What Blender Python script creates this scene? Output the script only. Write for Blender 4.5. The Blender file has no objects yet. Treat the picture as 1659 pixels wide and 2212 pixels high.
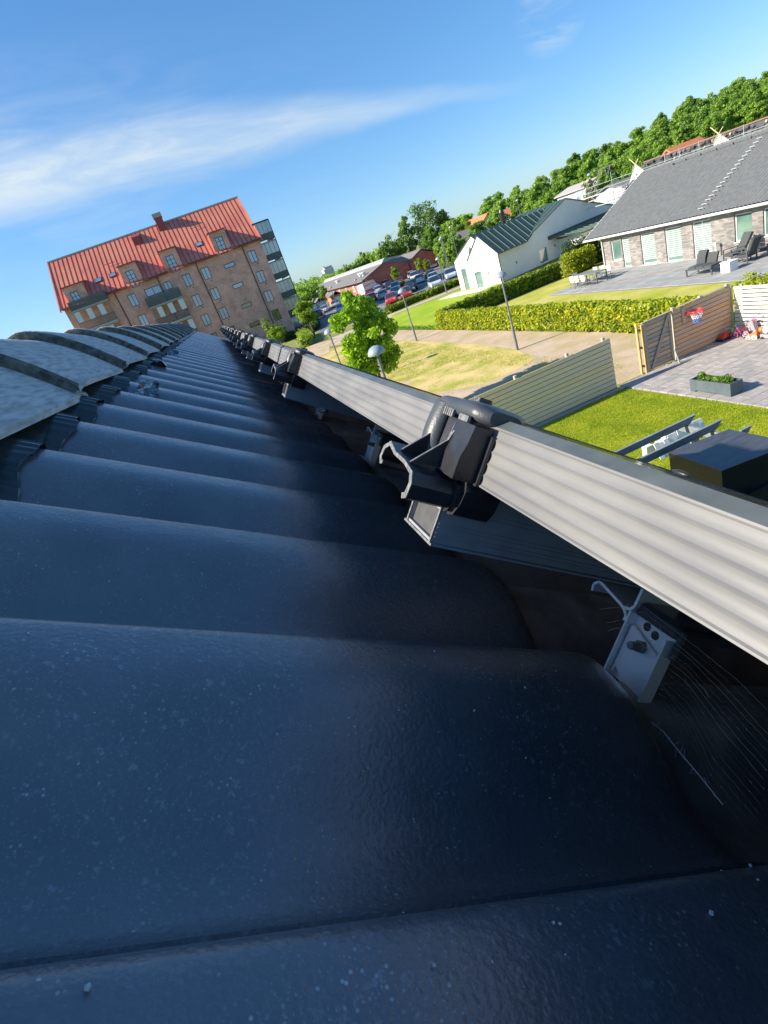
import bpy, math, random
import numpy as np
from mathutils import Vector, Matrix

C = bpy.context.scene.collection
H = 6.5                                   # eye height above the garden
rad = math.radians

# ---------------------------------------------------------------- camera
def make_camera():
    p, r, yw = 0.425076419, 0.36281076, 0.161466921
    cy, sy, cp, sp = math.cos(yw), math.sin(yw), math.cos(p), math.sin(p)
    f = np.array([sy*cp, cy*cp, -sp]); rt = np.array([cy, -sy, 0.0]); dn = -np.cross(rt, f)
    cr, sr = math.cos(r), math.sin(r)
    R, D = cr*rt + sr*dn, -sr*rt + cr*dn
    cam = bpy.data.cameras.new('camera'); o = bpy.data.objects.new('camera', cam); C.objects.link(o)
    M = Matrix.Identity(4)
    for i in range(3):
        M[i][0], M[i][1], M[i][2] = R[i], -D[i], -f[i]
    M[2][3] = H
    o.matrix_world = M
    cam.sensor_fit = 'VERTICAL'; cam.sensor_height = 36; cam.sensor_width = 27
    cam.lens = 36*1146.08/2212
    cam.clip_start = 0.01; cam.clip_end = 5000
    bpy.context.scene.camera = o
make_camera()

# ---------------------------------------------------------------- sky and sun
SUN_EL, SUN_AZ = 32.0, 11.0               # the sun stands to the left, slightly ahead
sdir = Vector((-math.cos(rad(SUN_AZ))*math.cos(rad(SUN_EL)), math.sin(rad(SUN_AZ))*math.cos(rad(SUN_EL)), math.sin(rad(SUN_EL))))
world = bpy.data.worlds.new("World"); bpy.context.scene.world = world
world.use_nodes = True
def make_sky():
    nt = world.node_tree; N, L = nt.nodes, nt.links
    for n in list(N): N.remove(n)
    out = N.new('ShaderNodeOutputWorld'); bg = N.new('ShaderNodeBackground'); bg.inputs['Strength'].default_value = 0.102
    sky = N.new('ShaderNodeTexSky'); sky.sky_type = 'NISHITA'; sky.sun_disc = False
    sky.sun_elevation = rad(SUN_EL); sky.sun_rotation = math.atan2(sdir.x, sdir.y)
    sky.altitude = 0; sky.air_density = 0.9; sky.dust_density = 0.5; sky.ozone_density = 3.5
    hs = N.new('ShaderNodeHueSaturation'); hs.inputs['Saturation'].default_value = 1.2
    tn = N.new('ShaderNodeMixRGB'); tn.blend_type = 'MULTIPLY'; tn.inputs[0].default_value = 1; tn.inputs[2].default_value = (0.84, 0.99, 1.14, 1)   # cool, clear May air
    gm = N.new('ShaderNodeGamma'); gm.inputs[1].default_value = 0.74; L.new(sky.outputs[0], gm.inputs[0]); L.new(gm.outputs[0], tn.inputs[1]); L.new(tn.outputs[0], hs.inputs['Color'])
    # thin cirrus: streaked noise kept to a band of the sky, plus a faint veil
    tc = N.new('ShaderNodeTexCoord')
    a = Vector((-0.178, 0.95, 0.256)).normalized(); b = Vector((0.43, 0.885, 0.176)).normalized()
    nrm = a.cross(b).normalized()                      # the band's plane
    if nrm.z < 0: nrm = -nrm
    along = (b - a).normalized()
    def dot(v):
        n = N.new('ShaderNodeVectorMath'); n.operation = 'DOT_PRODUCT'; n.inputs[1].default_value = v
        L.new(tc.outputs['Generated'], n.inputs[0]); return n.outputs['Value']
    def m(op, x, y=None, z=None, clamp=False):
        n = N.new('ShaderNodeMath'); n.operation = op; n.use_clamp = clamp
        for i, v in enumerate((x, y, z)):
            if v is None: continue
            if isinstance(v, (int, float)): n.inputs[i].default_value = v
            else: L.new(v, n.inputs[i])
        return n.outputs[0]
    def rng(v, a0, a1, b0, b1):
        n = N.new('ShaderNodeMapRange'); n.interpolation_type = 'SMOOTHSTEP'; L.new(v, n.inputs['Value'])
        for k, q in zip(('From Min', 'From Max', 'To Min', 'To Max'), (a0, a1, b0, b1)): n.inputs[k].default_value = q
        return n.outputs['Result']
    h = dot(nrm); s = dot(along)
    cmb = N.new('ShaderNodeCombineXYZ'); L.new(m('MULTIPLY', s, 2.2), cmb.inputs[0]); L.new(m('MULTIPLY', h, 11), cmb.inputs[1])
    L.new(m('MULTIPLY', dot(Vector((0, 1, 0))), 1.0), cmb.inputs[2])
    nz = N.new('ShaderNodeTexNoise'); nz.inputs['Scale'].default_value = 2.6; nz.inputs['Detail'].default_value = 9; nz.inputs['Roughness'].default_value = 0.62
    nz.inputs['Distortion'].default_value = 0.5; L.new(cmb.outputs[0], nz.inputs['Vector'])
    cm2 = N.new('ShaderNodeCombineXYZ'); L.new(m('MULTIPLY', s, 1.6), cm2.inputs[0]); L.new(m('MULTIPLY', h, 3.5), cm2.inputs[1])
    n2 = N.new('ShaderNodeTexNoise'); n2.inputs['Scale'].default_value = 2.2; n2.inputs['Detail'].default_value = 4; L.new(cm2.outputs[0], n2.inputs['Vector'])
    hw = m('ADD', h, m('MULTIPLY', m('SUBTRACT', n2.outputs[0], 0.5), 0.045))
    # core: sharp lower edge, feathered upper edge; it narrows along its length and ends
    wid = rng(s, -0.3, 0.5, 0.056, 0.008)
    q = m('DIVIDE', hw, wid)
    core = m('MULTIPLY', rng(q, -1.15, -0.1, 0, 1), rng(q, 0.1, 1.3, 1, 0))
    core = m('MULTIPLY', core, rng(s, 0.20, 0.50, 1, 0))
    core = m('MULTIPLY', core, rng(nz.outputs[0], 0.22, 0.75, 0.5, 1))
    fade = rng(s, -0.35, 0.35, 0.85, 0.5)
    core = m('MULTIPLY', core, fade)
    veil = m('MULTIPLY', rng(h, -0.2, 0.0, 0, 1), rng(h, 0.03, 0.17, 1, 0))
    veil = m('MULTIPLY', veil, rng(s, -0.6, 0.35, 0.6, 0))
    veil = m('MULTIPLY', veil, rng(nz.outputs[0], 0.35, 0.75, 0.1, 1))
    tot = m('ADD', core, m('MULTIPLY', veil, 0.6), clamp=True)
    # small wisp, upper right
    w1 = Vector((0.58, 0.789, 0.204)).normalized()
    dd = m('SUBTRACT', 1.0, dot(w1))
    wisp = m('MULTIPLY', rng(dd, 0.0, 0.0014, 0.35, 0), rng(nz.outputs[0], 0.4, 0.6, 0, 1))
    tot = m('ADD', tot, wisp, clamp=True)
    mix = N.new('ShaderNodeMixRGB'); L.new(tot, mix.inputs[0]); L.new(hs.outputs[0], mix.inputs[1]); mix.inputs[2].default_value = (3.0, 3.45, 3.75, 1)
    L.new(mix.outputs[0], bg.inputs['Color']); L.new(bg.outputs[0], out.inputs['Surface'])
make_sky()
sl = bpy.data.lights.new('sun', 'SUN'); sl.energy = 3.7; sl.angle = rad(0.5); sl.color = (1.0, 0.91, 0.77)
so = bpy.data.objects.new('sun', sl); C.objects.link(so); so.location = (-20, 5, 30)
so.rotation_euler = sdir.to_track_quat('Z', 'Y').to_euler()
sc = bpy.context.scene
sc.view_settings.view_transform = 'Standard'; sc.view_settings.look = 'None'; sc.view_settings.gamma = 1
sc.view_settings.use_curve_mapping = False; sc.view_settings.exposure = 1.3

# ---------------------------------------------------------------- materials
MATS = {}
def mat(name, col, rough=0.8, col2=None, scale=5.0, detail=4, bump=0.0, bscale=None, metal=0.0, spec=0.5, lo=0.35, hi=0.65, speck=None, trans=0.0, stretch=None, coat=0.0):
    if name in MATS: return MATS[name]
    m = bpy.data.materials.new(name); m.use_nodes = True; nt = m.node_tree; N, L = nt.nodes, nt.links
    b = N['Principled BSDF']; b.inputs['Roughness'].default_value = rough; b.inputs['Metallic'].default_value = metal
    b.inputs['Specular IOR Level'].default_value = spec
    b.inputs['Coat Weight'].default_value = coat
    c = (*col, 1); b.inputs['Base Color'].default_value = c
    tc = N.new('ShaderNodeNewGeometry'); vec = tc.outputs['Position']
    if stretch:
        mp = N.new('ShaderNodeMapping'); mp.inputs['Scale'].default_value = stretch; L.new(vec, mp.inputs['Vector']); vec = mp.outputs[0]
    src = None
    if col2 is not None:
        n = N.new('ShaderNodeTexNoise'); n.inputs['Scale'].default_value = scale; n.inputs['Detail'].default_value = detail; L.new(vec, n.inputs['Vector'])
        r = N.new('ShaderNodeMapRange'); L.new(n.outputs[0], r.inputs['Value']); r.inputs['From Min'].default_value = lo; r.inputs['From Max'].default_value = hi
        x = N.new('ShaderNodeMixRGB'); L.new(r.outputs[0], x.inputs[0]); x.inputs[1].default_value = c; x.inputs[2].default_value = (*col2, 1)
        src = x.outputs[0]
    if speck:                                        # small pale spots: (scale, radius, colour)
        vo = N.new('ShaderNodeTexVoronoi'); vo.inputs['Scale'].default_value = speck[0]; L.new(vec, vo.inputs['Vector'])
        r = N.new('ShaderNodeMapRange'); L.new(vo.outputs['Distance'], r.inputs['Value'])
        r.inputs['From Min'].default_value = speck[1]; r.inputs['From Max'].default_value = speck[1]*0.4; r.inputs['To Min'].default_value = 0; r.inputs['To Max'].default_value = 1
        n2 = N.new('ShaderNodeTexNoise'); n2.inputs['Scale'].default_value = speck[0]*0.23; L.new(vec, n2.inputs['Vector'])
        r2 = N.new('ShaderNodeMapRange'); L.new(n2.outputs[0], r2.inputs['Value']); r2.inputs['From Min'].default_value = 0.5; r2.inputs['From Max'].default_value = 0.68
        mu = N.new('ShaderNodeMath'); mu.operation = 'MULTIPLY'; L.new(r.outputs[0], mu.inputs[0]); L.new(r2.outputs[0], mu.inputs[1])
        x = N.new('ShaderNodeMixRGB'); L.new(mu.outputs[0], x.inputs[0]); x.inputs[2].default_value = (*speck[2], 1)
        if src: L.new(src, x.inputs[1])
        else: x.inputs[1].default_value = c
        src = x.outputs[0]
    if src: L.new(src, b.inputs['Base Color'])
    if bump:
        n = N.new('ShaderNodeTexNoise'); n.inputs['Scale'].default_value = bscale or scale; n.inputs['Detail'].default_value = 5; L.new(vec, n.inputs['Vector'])
        bp = N.new('ShaderNodeBump'); bp.inputs['Strength'].default_value = 1; bp.inputs['Distance'].default_value = bump
        L.new(n.outputs[0], bp.inputs['Height']); L.new(bp.outputs[0], b.inputs['Normal'])
    if trans:
        t = N.new('ShaderNodeBsdfTranslucent'); t.inputs['Color'].default_value = (min(1, col[0]*1.9), min(1, col[1]*1.9), col[2]*0.9, 1)
        ms = N.new('ShaderNodeMixShader'); ms.inputs[0].default_value = trans
        L.new(b.outputs[0], ms.inputs[1]); L.new(t.outputs[0], ms.inputs[2]); L.new(ms.outputs[0], N['Material Output'].inputs['Surface'])
    MATS[name] = m; return m

def brick_mat(name, c1, c2, mortar, axis, bw=0.24, bh=0.075, rough=0.9, bump=0.006):
    m = bpy.data.materials.new(name); m.use_nodes = True; nt = m.node_tree; N, L = nt.nodes, nt.links
    b = N['Principled BSDF']; b.inputs['Roughness'].default_value = rough
    g = N.new('ShaderNodeNewGeometry'); sp = N.new('ShaderNodeSeparateXYZ'); L.new(g.outputs['Position'], sp.inputs[0])
    cb = N.new('ShaderNodeCombineXYZ')
    ad = N.new('ShaderNodeMath'); ad.operation = 'ADD'; L.new(sp.outputs[0], ad.inputs[0]); L.new(sp.outputs[1], ad.inputs[1])
    L.new(ad.outputs[0], cb.inputs[0]); L.new(sp.outputs[2], cb.inputs[1])
    t = N.new('ShaderNodeTexBrick'); t.inputs['Scale'].default_value = 1; t.inputs['Brick Width'].default_value = bw; t.inputs['Row Height'].default_value = bh
    t.inputs['Mortar Size'].default_value = 0.006; t.inputs['Color1'].default_value = (*c1, 1); t.inputs['Color2'].default_value = (*c2, 1); t.inputs['Mortar'].default_value = (*mortar, 1)
    t.inputs['Bias'].default_value = 0.1
    L.new(cb.outputs[0], t.inputs['Vector'])
    n = N.new('ShaderNodeTexNoise'); n.inputs['Scale'].default_value = 0.9; n.inputs['Detail'].default_value = 6; L.new(g.outputs['Position'], n.inputs['Vector'])
    r = N.new('ShaderNodeMapRange'); L.new(n.outputs[0], r.inputs['Value']); r.inputs['From Min'].default_value = .3; r.inputs['From Max'].default_value = .7; r.inputs['To Min'].default_value = 0.78; r.inputs['To Max'].default_value = 1.18
    x = N.new('ShaderNodeMixRGB'); x.blend_type = 'MULTIPLY'; x.inputs[0].default_value = 1; L.new(t.outputs[0], x.inputs[1]); L.new(r.outputs[0], x.inputs[2])
    L.new(x.outputs[0], b.inputs['Base Color'])
    bp = N.new('ShaderNodeBump'); bp.invert = True; bp.inputs['Distance'].default_value = bump; L.new(t.outputs['Fac'], bp.inputs['Height']); L.new(bp.outputs[0], b.inputs['Normal'])
    MATS[name] = m; return m

def glass_mat(name, col=(0.05, 0.07, 0.08), rough=0.06, col2=None, scale=0.6):
    m = mat(name, col, rough, col2, scale, spec=0.9); m.node_tree.nodes['Principled BSDF'].inputs['IOR'].default_value = 1.9; return m

# ---------------------------------------------------------------- mesh helpers
class MB:
    def __init__(s): s.v = []; s.f = []
    def add(s, vs, fs):
        k = len(s.v); s.v += [tuple(p) for p in vs]; s.f += [tuple(i+k for i in f) for f in fs]; return s
    def box(s, x0, x1, y0, y1, z0, z1):
        return s.add([(x0,y0,z0),(x1,y0,z0),(x1,y1,z0),(x0,y1,z0),(x0,y0,z1),(x1,y0,z1),(x1,y1,z1),(x0,y1,z1)],
                     [(0,3,2,1),(4,5,6,7),(0,1,5,4),(1,2,6,5),(2,3,7,6),(3,0,4,7)])
    def bbox(s, x0, x1, y0, y1, z0, z1, e):
        """box with chamfered vertical and top edges"""
        pl = [(x0+e,y0),(x1-e,y0),(x1,y0+e),(x1,y1-e),(x1-e,y1),(x0+e,y1),(x0,y1-e),(x0,y0+e)]
        pi = [(x0+2*e,y0+e),(x1-2*e,y0+e),(x1-e,y0+2*e),(x1-e,y1-2*e),(x1-2*e,y1-e),(x0+2*e,y1-e),(x0+e,y1-2*e),(x0+e,y0+2*e)]
        vs = [(a,b,z0) for a,b in pl]+[(a,b,z1-e) for a,b in pl]+[(a,b,z1) for a,b in pi]
        fs = [tuple(range(7,-1,-1)), tuple(range(16,24))]
        for k in (0, 8):
            for i in range(8): j=(i+1)%8; fs.append((k+i,k+j,k+8+j,k+8+i))
        return s.add(vs, fs)
    def quad(s, a, b, c, d): return s.add([a,b,c,d], [(0,1,2,3)])
    def prism(s, poly, axis, a, b):
        """polygon in the two other axes, extruded along axis from a to b"""
        def P(u, v, w): return {0:(w,u,v), 1:(u,w,v), 2:(u,v,w)}[axis]
        n = len(poly); vs = [P(u,v,a) for u,v in poly]+[P(u,v,b) for u,v in poly]
        fs = [tuple(range(n)), tuple(range(2*n-1, n-1, -1))]+[(i,(i+1)%n,n+(i+1)%n,n+i) for i in range(n)]
        return s.add(vs, fs)
    def tube(s, p, q, r, n=8, r2=None, cap=True):
        p, q = Vector(p), Vector(q); d = (q-p).normalized(); r2 = r if r2 is None else r2
        u = d.orthogonal().normalized(); w = d.cross(u)
        vs = [p+(u*math.cos(a)+w*math.sin(a))*r for a in [2*math.pi*i/n for i in range(n)]]+[q+(u*math.cos(a)+w*math.sin(a))*r2 for a in [2*math.pi*i/n for i in range(n)]]
        fs = [(i,(i+1)%n,n+(i+1)%n,n+i) for i in range(n)]
        if cap: fs += [tuple(range(n-1,-1,-1)), tuple(range(n,2*n))]
        return s.add(vs, fs)
    def path(s, pts, r, n=6):
        for a, b in zip(pts, pts[1:]): s.tube(a, b, r, n)
        return s
    def ring(s, c, R, r, axis=2, n=20, m=8, a0=0, a1=2*math.pi):
        vs=[]; fs=[]; full = abs(a1-a0-2*math.pi)<1e-6; k = n if full else n+1
        for i in range(k):
            a=a0+(a1-a0)*i/n
            for j in range(m):
                b=2*math.pi*j/m; rr=R+r*math.cos(b); u,v,w=rr*math.cos(a),rr*math.sin(a),r*math.sin(b)
                p={2:(u,v,w),0:(w,u,v),1:(u,w,v)}[axis]; vs.append((c[0]+p[0],c[1]+p[1],c[2]+p[2]))
        for i in range(n if full else n):
            i2=(i+1)%k
            for j in range(m): j2=(j+1)%m; fs.append((i*m+j,i2*m+j,i2*m+j2,i*m+j2))
        return s.add(vs, fs)
    def lathe(s, c, prof, n=20):
        vs=[]; m=len(prof)
        for i in range(n):
            a=2*math.pi*i/n
            for r,z in prof: vs.append((c[0]+r*math.cos(a),c[1]+r*math.sin(a),c[2]+z))
        return s.add(vs,[(i*m+j,((i+1)%n)*m+j,((i+1)%n)*m+j+1,i*m+j+1) for i in range(n) for j in range(m-1)])
    def blob(s, c, r, seed=0, nu=10, nv=7, k=0.12):
        rr=random.Random(seed); vs=[]; 
        for i in range(nv+1):
            t=math.pi*i/nv
            for j in range(nu):
                a=2*math.pi*j/nu; q=1+rr.uniform(-k,k)
                vs.append((c[0]+r[0]*q*math.sin(t)*math.cos(a),c[1]+r[1]*q*math.sin(t)*math.sin(a),c[2]+r[2]*q*math.cos(t)))
        return s.add(vs,[(i*nu+j,i*nu+(j+1)%nu,(i+1)*nu+(j+1)%nu,(i+1)*nu+j) for i in range(nv) for j in range(nu)])
    def grid(s, rows):
        """rows of points -> quad sheet"""
        m=len(rows[0]); vs=[p for r in rows for p in r]
        return s.add(vs,[(i*m+j,i*m+j+1,(i+1)*m+j+1,(i+1)*m+j) for i in range(len(rows)-1) for j in range(m-1)])
    def mesh(s, name, m, off=(0,0,0), xf=None, smooth=False, angle=40):
        vs = [xf(*p) for p in s.v] if xf else s.v
        me = bpy.data.meshes.new(name); me.from_pydata([(p[0]-off[0],p[1]-off[1],p[2]-off[2]) for p in vs], [], s.f)
        for q in (m if isinstance(m, (list, tuple)) else [m]): me.materials.append(q)
        if smooth:
            me.polygons.foreach_set('use_smooth', [True]*len(me.polygons)); me.set_sharp_from_angle(angle=rad(angle))
        me.update(); return me
    def build(s, name, m, parent=None, xf=None, smooth=False, angle=40, label=None, kind=None):
        off = tuple(parent['_o']) if parent is not None else (0,0,0)
        me = s.mesh(name, m, off, xf, smooth, angle)
        return link(name, me, parent, label=label, kind=kind)
def link(name, me, parent=None, loc=None, label=None, kind=None):
    o = bpy.data.objects.new(name, me); C.objects.link(o)
    if parent is not None: o.parent = parent; o['_o'] = list(parent['_o'])
    else: o['_o'] = [0.0, 0.0, 0.0]
    if loc is not None: o.location = loc
    if label: o['label'] = label
    if kind: o['kind'] = kind
    return o
def thing(name, label, cat, loc=(0,0,0), group=None, rz=0):
    o = bpy.data.objects.new(name, None); C.objects.link(o); o.location = loc; o.rotation_euler = (0,0,rz); o.empty_display_size = 0.2
    o['label'] = label; o['category'] = cat; o['_o'] = [float(x) for x in loc]
    if group: o['group'] = group
    return o
def tag(o, label, cat, group=None):
    o['label'] = label; o['category'] = cat
    if group: o['group'] = group
    return o
def dup(o, loc=None, rz=None, label=None, parent=None, scale=None):
    c = o.copy(); C.objects.link(c)
    if parent is not None: c.parent = parent
    if loc is not None: c.location = loc
    if rz is not None: c.rotation_euler = (0,0,rz)
    if scale is not None: c.scale = scale if isinstance(scale, (tuple, list)) else (scale,)*3
    if label: c['label'] = label
    for ch in KIDS.get(o.name, []) or list(o.children): dup(ch, parent=c)
    return c
KIDS = {}
def struct(name, mb, m, smooth=False):
    return mb.build(name, m, None, smooth=smooth, kind='structure')
def poly(pts, z):
    return MB().add([(x,y,z) for x,y in pts], [tuple(range(len(pts)))])

# leaf clouds ------------------------------------------------------------
def leaves_mesh(name, blobs, n, size, seed, m, off=(0,0,0), shell=0.55, zsq=1.0, up=0.0):
    g = np.random.default_rng(seed); B = np.array(blobs, float)
    w = (B[:,3]*B[:,4]*B[:,5])**(2/3); idx = g.choice(len(B), n, p=w/w.sum())
    d = g.normal(size=(n,3)); d /= np.linalg.norm(d,axis=1)[:,None]
    r = shell+(1-shell)*g.random(n)**0.6
    P = B[idx,:3]+d*B[idx,3:6]*r[:,None]-np.array(off)
    nn = d*0.9+g.normal(size=(n,3))*0.75; nn[:,2] += up; nn /= np.linalg.norm(nn,axis=1)[:,None]
    u = np.cross(nn, g.normal(size=(n,3))); u /= np.linalg.norm(u,axis=1)[:,None]; v = np.cross(nn,u)
    s = (size*(0.55+0.9*g.random(n)))[:,None]
    V = np.empty((n,4,3)); V[:,0]=P-u*s; V[:,1]=P-v*s*0.62+u*s*0.1; V[:,2]=P+u*s; V[:,3]=P+v*s*0.62+u*s*0.1
    return quads_mesh(name, V, m)
def quads_mesh(name, V, m, k=4):
    n = len(V); me = bpy.data.meshes.new(name)
    me.vertices.add(n*k); me.loops.add(n*k); me.polygons.add(n)
    me.vertices.foreach_set('co', V.reshape(-1).astype(np.float32))
    me.loops.foreach_set('vertex_index', np.arange(n*k, dtype=np.int32))
    me.polygons.foreach_set('loop_start', np.arange(0, n*k, k, dtype=np.int32)); me.polygons.foreach_set('loop_total', np.full(n,k,dtype=np.int32))
    me.materials.append(m); me.update(calc_edges=True); return me
def leaf_mat(name, c1, c2, c3, scale=1.5, trans=0.35, hue=0.0):
    m = bpy.data.materials.new(name); m.use_nodes = True; nt = m.node_tree; N, L = nt.nodes, nt.links
    b = N['Principled BSDF']; b.inputs['Roughness'].default_value = 0.55; b.inputs['Specular IOR Level'].default_value = 0.35
    g = N.new('ShaderNodeNewGeometry'); oi = N.new('ShaderNodeObjectInfo')
    n = N.new('ShaderNodeTexNoise'); n.inputs['Scale'].default_value = scale; n.inputs['Detail'].default_value = 3; L.new(g.outputs['Position'], n.inputs['Vector'])
    cr = N.new('ShaderNodeValToRGB'); cr.color_ramp.elements[0].position = 0.32; cr.color_ramp.elements[0].color = (*c1,1)
    cr.color_ramp.elements[1].position = 0.7; cr.color_ramp.elements[1].color = (*c3,1); e = cr.color_ramp.elements.new(0.5); e.color = (*c2,1)
    ad = N.new('ShaderNodeMath'); ad.operation = 'ADD'; 
    mu = N.new('ShaderNodeMath'); mu.operation = 'MULTIPLY_ADD'; L.new(g.outputs['Random Per Island'], mu.inputs[0]); mu.inputs[1].default_value = 0.35; mu.inputs[2].default_value = -0.175
    L.new(n.outputs[0], ad.inputs[0]); L.new(mu.outputs[0], ad.inputs[1])
    a2 = N.new('ShaderNodeMath'); a2.operation = 'MULTIPLY_ADD'; L.new(oi.outputs['Random'], a2.inputs[0]); a2.inputs[1].default_value = hue; L.new(ad.outputs[0], a2.inputs[2])
    L.new(a2.outputs[0], cr.inputs[0]); L.new(cr.outputs[0], b.inputs['Base Color'])
    t = N.new('ShaderNodeBsdfTranslucent'); x = N.new('ShaderNodeMixRGB'); x.blend_type = 'MULTIPLY'; x.inputs[0].default_value = 1
    x.inputs[2].default_value = (1.5, 1.6, 0.5, 1); L.new(cr.outputs[0], x.inputs[1]); L.new(x.outputs[0], t.inputs['Color'])
    ms = N.new('ShaderNodeMixShader'); ms.inputs[0].default_value = trans; L.new(b.outputs[0], ms.inputs[1]); L.new(t.outputs[0], ms.inputs[2])
    L.new(ms.outputs[0], N['Material Output'].inputs['Surface']); MATS[name] = m; return m
# ================================================================ our own house: roof, ridge, panels
s38, s35 = rad(38), rad(34.5)
T38, N38 = Vector((math.cos(s38),0,-math.sin(s38))), Vector((math.sin(s38),0,math.cos(s38)))
T35, N35 = Vector((math.cos(s35),0,-math.sin(s35))), Vector((math.sin(s35),0,math.cos(s35)))
O = Vector((0,0,H)); Yv = Vector((0,1,0))
def F38(t, y, n): return O + T38*t + Yv*y + N38*n          # pitch of the roof: t down the slope, n out of it
def f35(a, y, b): return T35*a + Yv*y + N35*b              # lie of a single tile

M_tile = mat('tile_concrete', (0.078,0.085,0.098), 0.38, (0.12,0.126,0.138), 14, 6, bump=0.0006, bscale=420, spec=0.8, coat=0.7, speck=(330, 0.24, (0.42,0.43,0.44)))
def grime(m):          # a second, coarser relief and dusty patches
    nt = m.node_tree; N, L = nt.nodes, nt.links; b = N['Principled BSDF']
    g = N.new('ShaderNodeNewGeometry'); n = N.new('ShaderNodeTexNoise'); n.inputs['Scale'].default_value = 75; n.inputs['Detail'].default_value = 7; L.new(g.outputs['Position'], n.inputs['Vector'])
    bp = N.new('ShaderNodeBump'); bp.inputs['Distance'].default_value = 0.0007; L.new(n.outputs[0], bp.inputs['Height'])
    L.new(b.inputs['Normal'].links[0].from_node.outputs[0], b.inputs['Normal'])
    old = b.inputs['Normal'].links[0].from_node; L.new(old.outputs[0], bp.inputs['Normal']); L.new(bp.outputs[0], b.inputs['Normal'])
    r = N.new('ShaderNodeMapRange'); n2 = N.new('ShaderNodeTexNoise'); n2.inputs['Scale'].default_value = 60; n2.inputs['Detail'].default_value = 8; L.new(g.outputs['Position'], n2.inputs['Vector'])
    L.new(n2.outputs[0], r.inputs['Value']); r.inputs['From Min'].default_value = .35; r.inputs['From Max'].default_value = .7; r.inputs['To Min'].default_value = 0.17; r.inputs['To Max'].default_value = 0.34
    L.new(r.outputs[0], b.inputs['Roughness'])
grime(M_tile)
def pits(m, scale, rad_, col, lo, hi):      # a second, larger family of pale scars
    nt = m.node_tree; N, L = nt.nodes, nt.links; bs = N['Principled BSDF']; g = N.new('ShaderNodeNewGeometry')
    n0 = N.new('ShaderNodeTexNoise'); n0.inputs['Scale'].default_value = scale*2.2; L.new(g.outputs['Position'], n0.inputs['Vector'])
    va = N.new('ShaderNodeVectorMath'); va.operation = 'MULTIPLY_ADD'; L.new(n0.outputs['Color'], va.inputs[0]); va.inputs[1].default_value = (1.2/scale,)*3; L.new(g.outputs['Position'], va.inputs[2])
    vo = N.new('ShaderNodeTexVoronoi'); vo.inputs['Scale'].default_value = scale; L.new(va.outputs[0], vo.inputs['Vector'])
    r = N.new('ShaderNodeMapRange'); L.new(vo.outputs['Distance'], r.inputs['Value']); r.inputs['From Min'].default_value = rad_; r.inputs['From Max'].default_value = rad_*.3; r.inputs['To Max'].default_value = .75
    n2 = N.new('ShaderNodeTexNoise'); n2.inputs['Scale'].default_value = 9; n2.inputs['Detail'].default_value = 4; L.new(g.outputs['Position'], n2.inputs['Vector'])
    r2 = N.new('ShaderNodeMapRange'); L.new(n2.outputs[0], r2.inputs['Value']); r2.inputs['From Min'].default_value = lo; r2.inputs['From Max'].default_value = hi
    mu = N.new('ShaderNodeMath'); mu.operation = 'MULTIPLY'; L.new(r.outputs[0], mu.inputs[0]); L.new(r2.outputs[0], mu.inputs[1])
    x = N.new('ShaderNodeMixRGB'); L.new(mu.outputs[0], x.inputs[0]); L.new(bs.inputs['Base Color'].links[0].from_socket, x.inputs[1]); x.inputs[2].default_value = (*col,1); L.new(x.outputs[0], bs.inputs['Base Color'])
pits(M_tile, 170, .26, (0.26,0.28,0.30), .45, .60); pits(M_tile, 620, .30, (0.24,0.25,0.27), .38, .55); M_tile.node_tree.nodes['Principled BSDF'].inputs['Coat Roughness'].default_value = 0.40; M_tile.node_tree.nodes['Principled BSDF'].inputs['Coat IOR'].default_value = 1.8
M_ridge = mat('ridge_concrete', (0.27,0.275,0.27), 0.85, (0.52,0.52,0.515), 150, 12, bump=0.003, bscale=170, lo=.28, hi=.60, stretch=(1,0.14,1), speck=(150,0.16,(0.1,0.11,0.11)))
M_moss = mat('ridge_moss', (0.06,0.065,0.058), 0.95, (0.17,0.175,0.15), 90, 6, bump=0.002, bscale=140)
M_pvc = mat('flashing_sheet', (0.018,0.03,0.035), 0.28, (0.035,0.05,0.05), 30, 4, spec=0.7)
M_wall = mat('render_wall', (0.45,0.44,0.42), 0.9, (0.5,0.49,0.47), 3)
M_black = mat('black_metal', (0.02,0.021,0.024), 0.33, (0.03,0.031,0.035), 80, 4, bump=0.0002, bscale=900, spec=0.5)

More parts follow.
